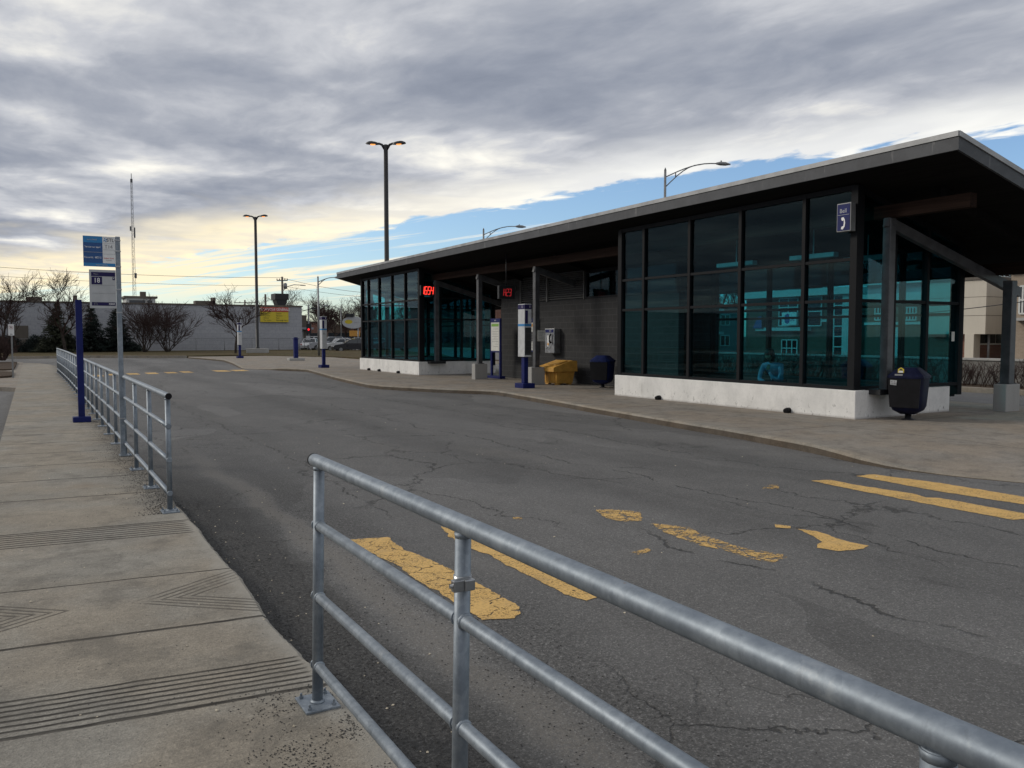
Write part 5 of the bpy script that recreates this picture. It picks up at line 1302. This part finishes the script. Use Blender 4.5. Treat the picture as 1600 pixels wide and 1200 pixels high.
cars = [(487, 97, 'white_car_paint', 95, 1.0, 'white parked car beside the traffic light'), (494, 101, 'white_car_paint', 70, 1.15, 'white parked car between the traffic light and the street lamp'),
        (517, 95, 'silver_car_paint', 200, 1.12, 'silver parked car half hidden behind the second stop totem'), (530, 93.5, 'white_car_paint', 215, .98, 'white parked car in the front row right of the second stop totem'),
        (517, 118, 'white_car_paint', 10, 1.0, 'white parked car in the back row above the silver one'), (526, 114, 'silver_car_paint', 170, 1.0, 'silver parked car in the back row'), (534, 121, 'dark_blue_car_paint', 190, 1.05, 'dark blue parked car in the back row'),
        (541, 112, 'white_car_paint', 20, 1.0, 'white parked car just left of the yellow price sign'), (551, 89, 'black_car_paint', 200, .95, 'black parked car below the yellow price sign'), (557, 97, 'silver_car_paint', 195, 1.05, 'silver parked car right of the yellow price sign'),
        (505, 120, 'dark_blue_car_paint', 30, 1.0, 'dark blue parked car behind the second stop totem'), (585, 100, 'white_car_paint', 200, 1.0, 'white parked car seen through the glass of the far waiting room'), (612, 96, 'red_car_paint', 195, 1.0, 'red parked car seen through the glass of the far waiting room')]
proto = car_proto()
for i, (px, Z, pm, a, sc, lb) in enumerate(cars):
    c = proto if i == 0 else copy_tree(proto)
    p = P(px, Z, .01); c.location = p; c.rotation_euler = (0, 0, camang(a)); c.scale = (sc, 1, sc); tag(c, lb, 'car', 'cars in the distant car park')
    for ch in kids(c):
        if ch.name.startswith('body'):
            ch.material_slots[0].link = 'OBJECT'; ch.material_slots[0].material = M[pm]
p = P(548.5, 94, 0); PSG = thing('price_sign', 'yellow price board reading 69$ on a dark post by the parked cars', 'sign', p, camang())
b = MB(); b.box((-.72, -.1, 0), (-.48, .1, 1.5)); b.build('post', M['black'], PSG)
b = MB(); b.box((-.48, -.06, .35), (.52, .06, 1.42)); pn = b.build('board', M['yellowsign'], PSG); text('lettering', '69$', .48, M['inkblack'], pn, (.02, -.065, .62), (1, 0, 0)); text('lettering', 'SPÉCIAL', .2, M['inkblack'], pn, (.02, -.065, 1.1), (1, 0, 0), sx=.9)
p = P(553, 104, 0); OS = thing('oval_sign', 'large pale oval sign with a yellow patch on a pole beside the far waiting room', 'sign', p, camang())
b = MB(); b.tube([(.6, 0, 0), (.6, 0, 2.9)], .09, 8); b.build('pole', M['alum'], OS)
b = MB(); n = 28; vs = []
for y in (-.1, .1): vs += [(1.35 * math.cos(6.283 * i / n), y, 3.42 + .76 * math.sin(6.283 * i / n)) for i in range(n)]
b.add(vs, [tuple(range(n)), tuple(range(2 * n - 1, n - 1, -1))] + [(i, n + i, n + (i + 1) % n, (i + 1) % n) for i in range(n)]); fc = b.build('face', M['greysign'], OS)
b = MB(); vs = [(-.55 + .48 * math.cos(6.283 * i / n), -.104, 3.5 + .26 * math.sin(6.283 * i / n)) for i in range(n)]; b.add(vs, [tuple(range(n))]); b.build('yellow_patch', M['yellowsign'], fc)
text('lettering', 'auto', .36, M['inkgrey'], fc, (.45, -.104, 3.45), (1, 0, 0)); b = MB(); b.box((-.85, -.3, 4.12), (.1, .3, 4.5)); b.build('top_box', M['black'], OS)
p = P(554, 110, 0); OB = thing('orange_board', 'orange board standing under the pale oval sign', 'sign', p, camang()); b = MB(); b.box((-.6, -.05, 1.7), (.8, .05, 2.45)); b.build('board', M['orange'], OB); b = MB(); b.tube([(.1, .1, 0), (.1, .1, 1.9)], .06, 6); b.build('post', M['black'], OB)
def shop(px0, px1, Z, h, wallm, label, nwin):
    a, c = P(px0, Z), P(px1, Z); mid = (a + c) / 2; w = (c - a).length / 2
    t = thing('brick_shop', label, 'building', mid, camang()); b = MB(); b.box((-w, 0, -.05), (w, 9, h)); b.build('wall', M[wallm], t); b = MB(); b.box((-w - .1, -.1, h), (w + .1, 9.1, h + .25)); b.build('roof', M['whdark'], t)
    for k in range(nwin):
        x = -w + (k + .5) * 2 * w / nwin; b = MB(); b.box((x - .7, -.03, .8), (x + .7, .05, 2.3)); b.build('window', M['darkglass'], t)
    return t
shop(477, 512, 160, 4.3, 'brick', 'dark red brick shop behind the parked cars near the traffic light', 3)
shop(514, 548, 152, 3.6, 'brownbrick', 'low brown brick shop behind the parked cars in the middle', 3)
shop(550, 640, 146, 4.2, 'brick', 'long brick shop behind the price sign and the far waiting room', 7)
shop(642, 735, 118, 6.6, 'brownbrick', 'two-storey brown brick block glimpsed through the far waiting room', 6)
shop(738, 800, 104, 6.2, 'brick', 'two-storey red brick block glimpsed between the far waiting room and the block wall', 4)
# ------------------------------------------------------------------ across the boulevard, to the right
def onX(px, py, X):
    d = ray(px, py); k = X / d.x; return d.y * k, CAMZ + d.z * k
LW = thing('low_wall', 'low pale concrete wall behind the hedge at the right', 'wall', (27.6, 20, 0)); o = LW.location
b = MB(o); b.box((27.5, -30, -.03), (27.72, 48, .92)); b.build('wall', M['lowwall'], LW); b = MB(o); b.box((27.45, -30, .92), (27.77, 48, .99)); b.build('coping', M['pier'], LW)
sb = MB(); r_ = random.Random(12)
for k in range(46):
    a = r_.uniform(0, 6.28); d = Vector((math.cos(a) * .45, math.sin(a) * .55, 1)).normalized(); p0 = Vector((r_.gauss(0, .18), r_.gauss(0, .25), 0)); L = r_.uniform(.55, .98); p1 = p0 + d * L * .5; p2 = p1 + (d + Vector((r_.gauss(0, .2), r_.gauss(0, .2), .1))).normalized() * L * .5
    sb.tube([p0, p1, p2], [.011, .009, .005], 3, cap=False)
    for q in range(5):
        s = p0.lerp(p2, r_.uniform(.35, .95)); sb.tube([s, s + Vector((r_.gauss(0, .14), r_.gauss(0, .14), r_.uniform(.05, .25)))], [.006, .004], 3, cap=False)
hb = None
for k in range(24):
    y = 7.0 + k * 1.15
    if hb is None: hb = sb.build('hedge_shrub', M['twig']); hh = hb
    else: hh = hb.copy(); COL.objects.link(hh)
    hh.location = (26.4 + r_.uniform(-.15, .15), y, .12); hh.rotation_euler = (0, 0, r_.uniform(0, 6.28)); s_ = r_.uniform(.85, 1.12); hh.scale = (s_, s_, s_)
    tag(hh, 'leafless hedge shrub in the planter strip before the low concrete wall', 'shrub', 'leafless shrubs of the hedge')
def wbox(o, X, y0, y1, z0, z1, t=.06): b = MB(o); b.box((X - t, y0, z0), (X + .02, y1, z1)); return b
# brown brick office block with a white roof band
X = 55.0; ya, yb_ = onX(1331, 500, X)[0], onX(1166, 500, X)[0]; zt_ = onX(1314, 449, X)[1]; zb_ = onX(1314, 460, X)[1]
OF = thing('brown_office', 'brown brick office block with a white roof band seen through the near waiting room', 'building', (60, (ya + yb_) / 2, 0)); o = OF.location
b = MB(o); b.box((X, ya, -.05), (X + 18, yb_, zb_)); b.build('wall', M['brownbrick'], OF)
b = MB(o); b.box((X - .6, ya - .5, zb_), (X + 18.4, yb_ + .4, zt_)); b.build('roof_band', M['trim'], OF)
b = wbox(o, X, ya - .05, onX(1319, 500, X)[0], 0, zb_ - .002, .25); b.build('white_pier', M['trim'], OF)
zz = onX(1200, 512, X)[1]; b = wbox(o, X, onX(1268, 500, X)[0], onX(1186, 500, X)[0], zz - .28, zz, .45); b.build('white_canopy', M['trim'], OF)
zz = onX(1290, 499, X)[1]; b = wbox(o, X, onX(1304, 500, X)[0], onX(1285, 500, X)[0], zz - .2, zz, .1); b.build('white_band', M['trim'], OF)
def win(t, o, X, px0, px1, py0, py1, cols, rows, fr='trim', name='window'):
    y0, y1 = onX(px1, 500, X)[0], onX(px0, 500, X)[0]; pm = (px0 + px1) / 2; z1, z0 = onX(pm, py0, X)[1], onX(pm, py1, X)[1]
    b = MB(o); w = .09
    for i in range(cols + 1): y = y0 + (y1 - y0) * i / cols; b.box((X - .09, y - w / 2, z0), (X + .02, y + w / 2, z1))
    for i in range(rows + 1): z = z0 + (z1 - z0) * i / rows; b.box((X - .088, y0, z - w / 2), (X + .018, y1, z + w / 2))
    f_ = b.build(name, M[fr], t); b = MB(o); b.box((X - .05, y0, z0), (X - .02, y1, z1)); b.build('pane', M['darkglass'], f_)
win(OF, o, X, 1304, 1318, 461, 558, 1, 6); win(OF, o, X, 1218, 1247, 466, 509, 2, 3); win(OF, o, X, 1223, 1247, 531, 557, 3, 2); win(OF, o, X, 1263, 1284, 464, 509, 1, 2)
def wsign(name, label, X, px0, px1, py0, py1, m):
    y0, y1 = onX(px1, 500, X)[0], onX(px0, 500, X)[0]; pm = (px0 + px1) / 2; z1, z0 = onX(pm, py0, X)[1], onX(pm, py1, X)[1]
    t = thing(name, label, 'sign', (X - .45, (y0 + y1) / 2, z0)); b = MB(t.location); b.box((X - .5, y0, z0), (X - .35, y1, z1)); return t, b.build('panel', M[m], t), (y0, y1, z0, z1)
t, pn, (y0, y1, z0, z1) = wsign('office_sign', 'white sign with a dark blue emblem on the brown office block', X - .1, 1228, 1251, 488, 508, 'white')
b = MB(t.location); yc = y1 - (y1 - y0) * .38; zc = (z0 + z1) / 2; hh_ = (z1 - z0)
b.add([(X - .605, yc + hh_ * q[0], zc + hh_ * q[1]) for q in ((-.02, .42), (-.22, .30), (-.16, .12), (.06, .12), (-.22, -.05), (-.22, -.3), (.0, -.42), (.22, -.3), (.32, .05), (.2, .3))], [tuple(range(9, -1, -1))]); b.build('emblem', M['blue2'], pn)
text('lettering', 'UE', .5, M['blue2'], pn, Vector((X - .605, y0 + .45, z0 + .5)) - t.location, (0, -1, 0))
t, pn, (y0, y1, z0, z1) = wsign('blue_wall_sign', 'dark blue slanted wall sign on the brown office block left of the white sign', X - .1, 1183, 1197, 494, 513, 'brownbrick')
b = MB(t.location); b.add([(X - .605, y1, z0), (X - .605, y0, z0), (X - .605, y0 + .1, z1), (X - .605, y0 + .5, z1 - .1)], [(0, 1, 2, 3)]); b.build('emblem', M['blue2'], pn)
# two houses further left, seen from their near ends
def endwin(t, o, Y, x0, x1, z0, z1):
    b = MB(o); w = .09
    for x in (x0, (x0 + x1) / 2, x1): b.box((x - w / 2, Y - .07, z0), (x + w / 2, Y + .02, z1))
    for z in (z0, z1): b.box((x0, Y - .068, z - w / 2), (x1, Y + .018, z + w / 2))
    f_ = b.build('window', M['trim'], t); b = MB(o); b.box((x0, Y - .04, z0), (x1, Y - .02, z1)); b.build('pane', M['darkglass'], f_)
HO = thing('flat_roofed_house', 'pale clapboard house with a flat roof seen through the near waiting room', 'house', (62, 71, 0)); o = HO.location
b = MB(o); b.box((56, 66, -.05), (66.6, 76, 4.85)); b.build('wall', M['siding'], HO); b = MB(o); b.box((55.8, 65.8, 4.85), (66.8, 76.2, 5.08)); b.build('roof', M['shingle'], HO)
for x in (59.6, 63.8): endwin(HO, o, 66, x, x + 1.3, 2.9, 4.0); endwin(HO, o, 66, x, x + 1.3, .7, 1.8)
H2 = thing('gabled_house', 'greyish gabled house with two white bands left of the flat-roofed house', 'house', (53, 65, 0)); o = H2.location
b = MB(o); b.box((47.5, 60, -.05), (58.0, 64.5, 4.55)); b.add([(47.5, 60, 4.55), (58.0, 60, 4.55), (52.75, 60, 6.0)], [(0, 1, 2)]); b.build('wall', M['tanbrick'], H2)
b = MB(o); b.extr([(47.0, 4.35), (52.75, 5.95), (58.5, 4.35), (58.5, 4.6), (52.75, 6.22), (47.0, 4.6)], 1, 59.5, 65); b.build('roof', M['shingle'], H2)
for z in (1.9, 4.1): b = MB(o); b.box((47.6, 59.4, z), (57.9, 59.98, z + .25)); b.build('balcony_slab', M['trim'], H2)
for x in (50, 53, 56): endwin(H2, o, 60, x, x + 1.2, 2.6, 3.8); endwin(H2, o, 60, x, x + 1.2, .5, 1.6)
# building with a white framed top
X = 50.0; y0, y1 = onX(1512, 500, X)[0], onX(1352, 500, X)[0]
BD = thing('white_topped_building', 'brown brick building with a white framed top seen through the end glazing', 'building', (58, (y0 + y1) / 2, 0)); o = BD.location
zA, zB = onX(1470, 467, X)[1], onX(1470, 432, X)[1]
b = MB(o); b.box((X, y0, -.05), (X + 15, y1, zA)); b.build('wall', M['brownbrick'], BD)
b = MB(o); b.box((X - .3, y0 - .2, zA), (X + 15.3, y1 + .2, zA + .5)); b.box((X - .3, y0 - .2, zB - .3), (X + 15.3, y1 + .2, zB)); b.box((X - .29, y0 - .19, zA + .5), (X + 15.2, y0 + .6, zB - .3)); b.build('white_frame', M['trim'], BD)
b = MB(o); b.box((X + .1, y0 + .6, zA + .5), (X + 15, y1, zB - .3)); b.build('upper_glazing', M['whwall'], BD)
for q in ((1454, 1476, 480, 500), (1413, 1432, 480, 500), (1368, 1388, 480, 500)): win(BD, o, X, *q, 4, 2)
z = onX(1470, 502, X)[1]; b = wbox(o, X, y0, y1, z - .18, z, .12); b.build('white_band', M['trim'], BD)
b = wbox(o, X, onX(1408, 500, X)[0], onX(1398, 500, X)[0], 0, 2.3, .08); b.build('door', M['trim'], BD)
# beige cantilevered box building
X = 48.0; yc = onX(1541, 470, X)[0]; yl = onX(1519, 470, X)[0]; zt_ = onX(1541, 433, X)[1]; zb_ = onX(1541, 522, X)[1]
BX = thing('beige_building', 'beige panelled box building jutting over a red brick ground floor', 'building', (54, yc + 3, 0)); o = BX.location
b = MB(o); b.box((X, yc, zb_), (X + 12, yl + 3, zt_ - .12)); b.build('panelled_box', M['beige'], BX)
b = MB(o); b.box((X - .1, yc - .1, zt_ - .12), (X + 12.1, yl + 3.1, zt_ + .06)); b.build('roof', M['whdark'], BX)
b = MB(o)
for f in (.33, .66): z = zb_ + (zt_ - zb_) * f; b.box((X - .006, yc - .006, z - .012), (X + 12.0, yl + 3.0, z + .012))
b.build('panel_joint', M['whdark'], BX)
b = MB(o); b.box((X + .6, yc + .9, -.05), (X + 12, yl + 3, zb_)); b.build('brick_wall', M['brick'], BX)
b = MB(o); b.box((X - .05, yl - .2, -.05), (X + .6, yl + .35, zb_)); b.build('corner_pier', M['beige'], BX)
for dx in (.8, 2.4): b = MB(o); b.tube([(X + dx, yc + .25, 0), (X + dx, yc + .25, zb_)], .07, 8); b.build('steel_post', M['alum'], BX)
b = MB(o); b.box((X + .8, yc + .84, 1.2), (X + 3.4, yc + .92, 2.7)); fr = b.build('window', M['trim'], BX)
b = MB(o)
for k in range(3): b.box((X + .9 + k * .83, yc + .80, 1.3), (X + 1.62 + k * .83, yc + .838, 2.6))
b.build('pane', M['darkglass'], fr)
# tan brick house at the right edge
X = 46.5; y1 = onX(1578, 500, X)[0]
TH = thing('tan_brick_house', 'tan brick house with tall windows cut by the right edge', 'house', (52, y1 - 6, 0)); o = TH.location
zt_ = onX(1590, 424, X)[1]
b = MB(o); b.box((X, y1 - 14, -.05), (X + 10, y1, zt_)); b.build('wall', M['tanbrick'], TH); b = MB(o); b.box((X - .4, y1 - 14.2, zt_), (X + 10.2, y1 + .2, zt_ + .3)); b.build('roof', M['shingle'], TH)
for q in ((1593, 1603, 447, 490), (1610, 1622, 447, 490), (1630, 1642, 447, 490), (1640, 1655, 520, 550)): win(TH, o, X, *q, 2, 2)
b = wbox(o, X, y1 - 2.3, y1 - 1.2, 0, 2.2, .08); b.build('door', M['trim'], TH); b = wbox(o, X, y1 - 3, y1 - .4, 2.55, 2.7, .9); b.build('porch_roof', M['pier'], TH)
for px, Z, h, sd in ((1128, 92, 10.5, 61), (1146, 96, 11, 62), (1096, 90, 10, 63), (1215, 98, 10, 61), (1262, 92, 9.5, 62), (1470, 80, 10.5, 63), (1560, 82, 11, 61), (1592, 78, 11, 62)):
    bare_tree(P(px, Z, 0), 'tall leafless tree behind the buildings across the boulevard', sd, h, .9, group='leafless trees behind the buildings across the boulevard', rmin=.02)
# houses on the near side street, mirrored in the glass of the terminal
for k, (x, y, w, h, m_) in enumerate(((-26, 14, 12, 6.4, 'brownbrick'), (-27, 30, 11, 6.0, 'siding'), (-27, -3, 12, 6.8, 'tanbrick'), (-27, -20, 13, 6.2, 'brick'))):
    t = thing('side_street_house', ['brown brick', 'pale clapboard', 'tan brick', 'red brick'][k] + ' gabled house outside the frame, mirrored in the terminal glass', 'house', (x - 4, y, 0)); o = t.location
    b = MB(o); b.box((x - 9, y - w / 2, -.05), (x, y + w / 2, h)); b.add([(x, y - w / 2, h), (x, y + w / 2, h), (x, y, h + 3)], [(0, 1, 2)]); b.build('wall', M[m_], t)
    b = MB(o); b.extr([(y - w / 2 - .5, h - .1), (y, h + 3.1), (y + w / 2 + .5, h - .1), (y + w / 2 + .5, h + .15), (y, h + 3.4), (y - w / 2 - .5, h + .15)], 0, x - 9.4, x + .5); b.build('roof', M['shingle'], t)
    for yy in (-3, 3):
        for z in (1.2, 4.0): b = MB(o); b.box((x - .02, y + yy - .7, z), (x + .05, y + yy + .7, z + 1.3)); b.build('window', M['darkglass'], t)
# ------------------------------------------------------------------ sky and sun
W = bpy.data.worlds.new('World'); SC.world = W; W.use_nodes = True
nt = NT(W.node_tree); bg = nt.n['Background']
SUN_AZ, SUN_EL = R(-48), R(27)       # azimuth from +Y, clockwise
sky = nt.new('ShaderNodeTexSky', sky_type='NISHITA'); sky.sun_disc = False; sky.sun_elevation = SUN_EL; sky.sun_rotation = SUN_AZ
sky.air_density = 1.0; sky.dust_density = .6; sky.ozone_density = 2.0
STR = .10
d = nt.vm('NORMALIZE', nt.new('ShaderNodeTexCoord').outputs['Generated'])
dx, dy, dz = nt.xyz(d)
OFF = .035
den = nt.m('ADD', nt.m('MAXIMUM', dz, 0.0), OFF)
px_ = nt.m('DIVIDE', dx, den); py_ = nt.m('DIVIDE', dy, den)
def cp(px, py):
    v = ray(px, py).normalized(); k = max(v.z, 0) + OFF; return Vector((v.x / k, v.y / k))
# the deck's edge is a straight line overhead, through two points of the sky
A, B_ = cp(1600, 198), cp(600, 352)
t_dir = (B_ - A).normalized(); nrm = Vector((-t_dir.y, t_dir.x))
if nrm.dot(cp(800, 100) - A) < 0: nrm = -nrm
c0_ = nrm.dot(A)
s0 = nt.m('SUBTRACT', nt.m('ADD', nt.m('MULTIPLY', px_, nrm.x), nt.m('MULTIPLY', py_, nrm.y)), c0_)     # >0 inside the deck
al = nt.m('ADD', nt.m('MULTIPLY', px_, t_dir.x), nt.m('MULTIPLY', py_, t_dir.y))
pl = nt.comb(px_, py_, 0)
dist = nt.m('SQRT', nt.m('ADD', nt.m('MULTIPLY', px_, px_), nt.m('MULTIPLY', py_, py_)))
sn = nt.m('DIVIDE', s0, dist)
ed = nt.comb(nt.m('MULTIPLY', al, .45), nt.m('MULTIPLY', s0, 1.0), 2.0)
warp = nt.vm('ADD', pl, nt.vm('MULTIPLY', nt.vm('SUBTRACT', nt.noise(pl, .9, 3, .5, col=True), (.5, .5, .5)), (.5, .5, 0)))
low = nt.noise(warp, .62, 3, .5); mid = nt.noise(nt.vm('MULTIPLY', warp, (1.0, .72, 1)), 1.75, 5, .5, .1); fin = nt.noise(nt.vm('MULTIPLY', warp, (1.0, .6, 1)), 5.5, 5, .6)
wsp = nt.noise(nt.comb(nt.m('MULTIPLY', al, .26), nt.m('MULTIPLY', s0, 1.7), 4.0), 1.0, 7, .62, .35)
# ragged edge, finer where the deck is nearer
wob = nt.m('ADD', nt.m('MULTIPLY', nt.m('SUBTRACT', mid, .5), .75), nt.m('ADD', nt.m('MULTIPLY', nt.m('SUBTRACT', low, .5), .60), nt.m('MULTIPLY', nt.m('SUBTRACT', fin, .5), .62)))
s = nt.m('ADD', s0, wob)
cover = nt.ss(s, -.03, .11)
az = nt.m('ARCTAN2', dx, dy)          # 0 along +Y, positive to the right
elev = nt.m('ARCSINE', dz)
sunside = nt.ss(az, R(40), R(4))
thick = nt.m('ADD', sn, nt.m('ADD', nt.m('MULTIPLY', nt.m('SUBTRACT', mid, .5), .34), nt.m('MULTIPLY', nt.m('SUBTRACT', low, .5), .36)))
deep = nt.ss(thick, .03, .22)
# streaks of cloud in the clear gap, more of them toward the left
thr = nt.m('MULTIPLY_ADD', sunside, -.135, .585)
gap = nt.m('MULTIPLY', nt.ss(nt.m('SUBTRACT', wsp, thr), -.045, .07), nt.ss(elev, R(1.8), R(3.6)))
# grey of the deck: soft blotches with brighter breaks
g1 = nt.m('ADD', nt.m('MULTIPLY', low, .58), nt.m('ADD', nt.m('MULTIPLY', mid, .36), nt.m('MULTIPLY', fin, .16)))
g1 = nt.m('ADD', g1, nt.m('MULTIPLY', nt.m('MULTIPLY', nt.ss(az, R(30), R(0)), nt.ss(elev, R(12), R(20))), .018))
grey = nt.ramp(g1, [(.36, (.225, .255, .325)), (.45, (.305, .335, .405)), (.52, (.41, .435, .495)), (.59, (.60, .615, .655)), (.69, (1.05, 1.02, .93))])
warm = nt.mix(sunside, (1.0, 1.0, .96), (1.15, 1.0, .68))
rim = nt.mix(nt.ss(mid, .40, .56), nt.mix(.35, warm, (.55, .57, .64)), warm)
deck = nt.mix(deep, rim, grey)
# the clear air as the Nishita model gives it
skyc = nt.vm('MULTIPLY', sky.outputs[0], (1.25, 1.38, 1.55))
cloudc = nt.vm('SCALE', deck); nt.put(cloudc.node.inputs['Scale'], 1 / STR)
wispc = nt.vm('SCALE', warm); nt.put(wispc.node.inputs['Scale'], .95 / STR)
c = nt.mix(nt.m('MULTIPLY', gap, .95), skyc, wispc)
c = nt.mix(cover, c, cloudc)
# the deck behind and above the camera, out of frame, is boosted as fill
back = nt.m('MAXIMUM', nt.ss(elev, R(30), R(62)), nt.ss(dy, .1, -.45))
fin_c = nt.vm('SCALE', c); nt.put(fin_c.node.inputs['Scale'], nt.m('MULTIPLY_ADD', back, .05, 1.0))
nt.put(bg.inputs['Color'], fin_c); bg.inputs['Strength'].default_value = STR
sd_ = bpy.data.lights.new('sun', 'SUN'); so = bpy.data.objects.new('sun', sd_); COL.objects.link(so)
sd_.energy = 1.6; sd_.angle = R(14); sd_.color = (1.0, .93, .82)
sv_ = Vector((math.sin(SUN_AZ) * math.cos(SUN_EL), math.cos(SUN_AZ) * math.cos(SUN_EL), math.sin(SUN_EL)))
so.rotation_euler = sv_.to_track_quat('Z', 'Y').to_euler(); so.location = sv_ * 60
vs_ = SC.view_settings; vs_.view_transform = 'Standard'; vs_.look = 'None'; vs_.gamma = 1; vs_.exposure = 0.0
SC.cycles.transparent_max_bounces = 24; SC.cycles.max_bounces = 8
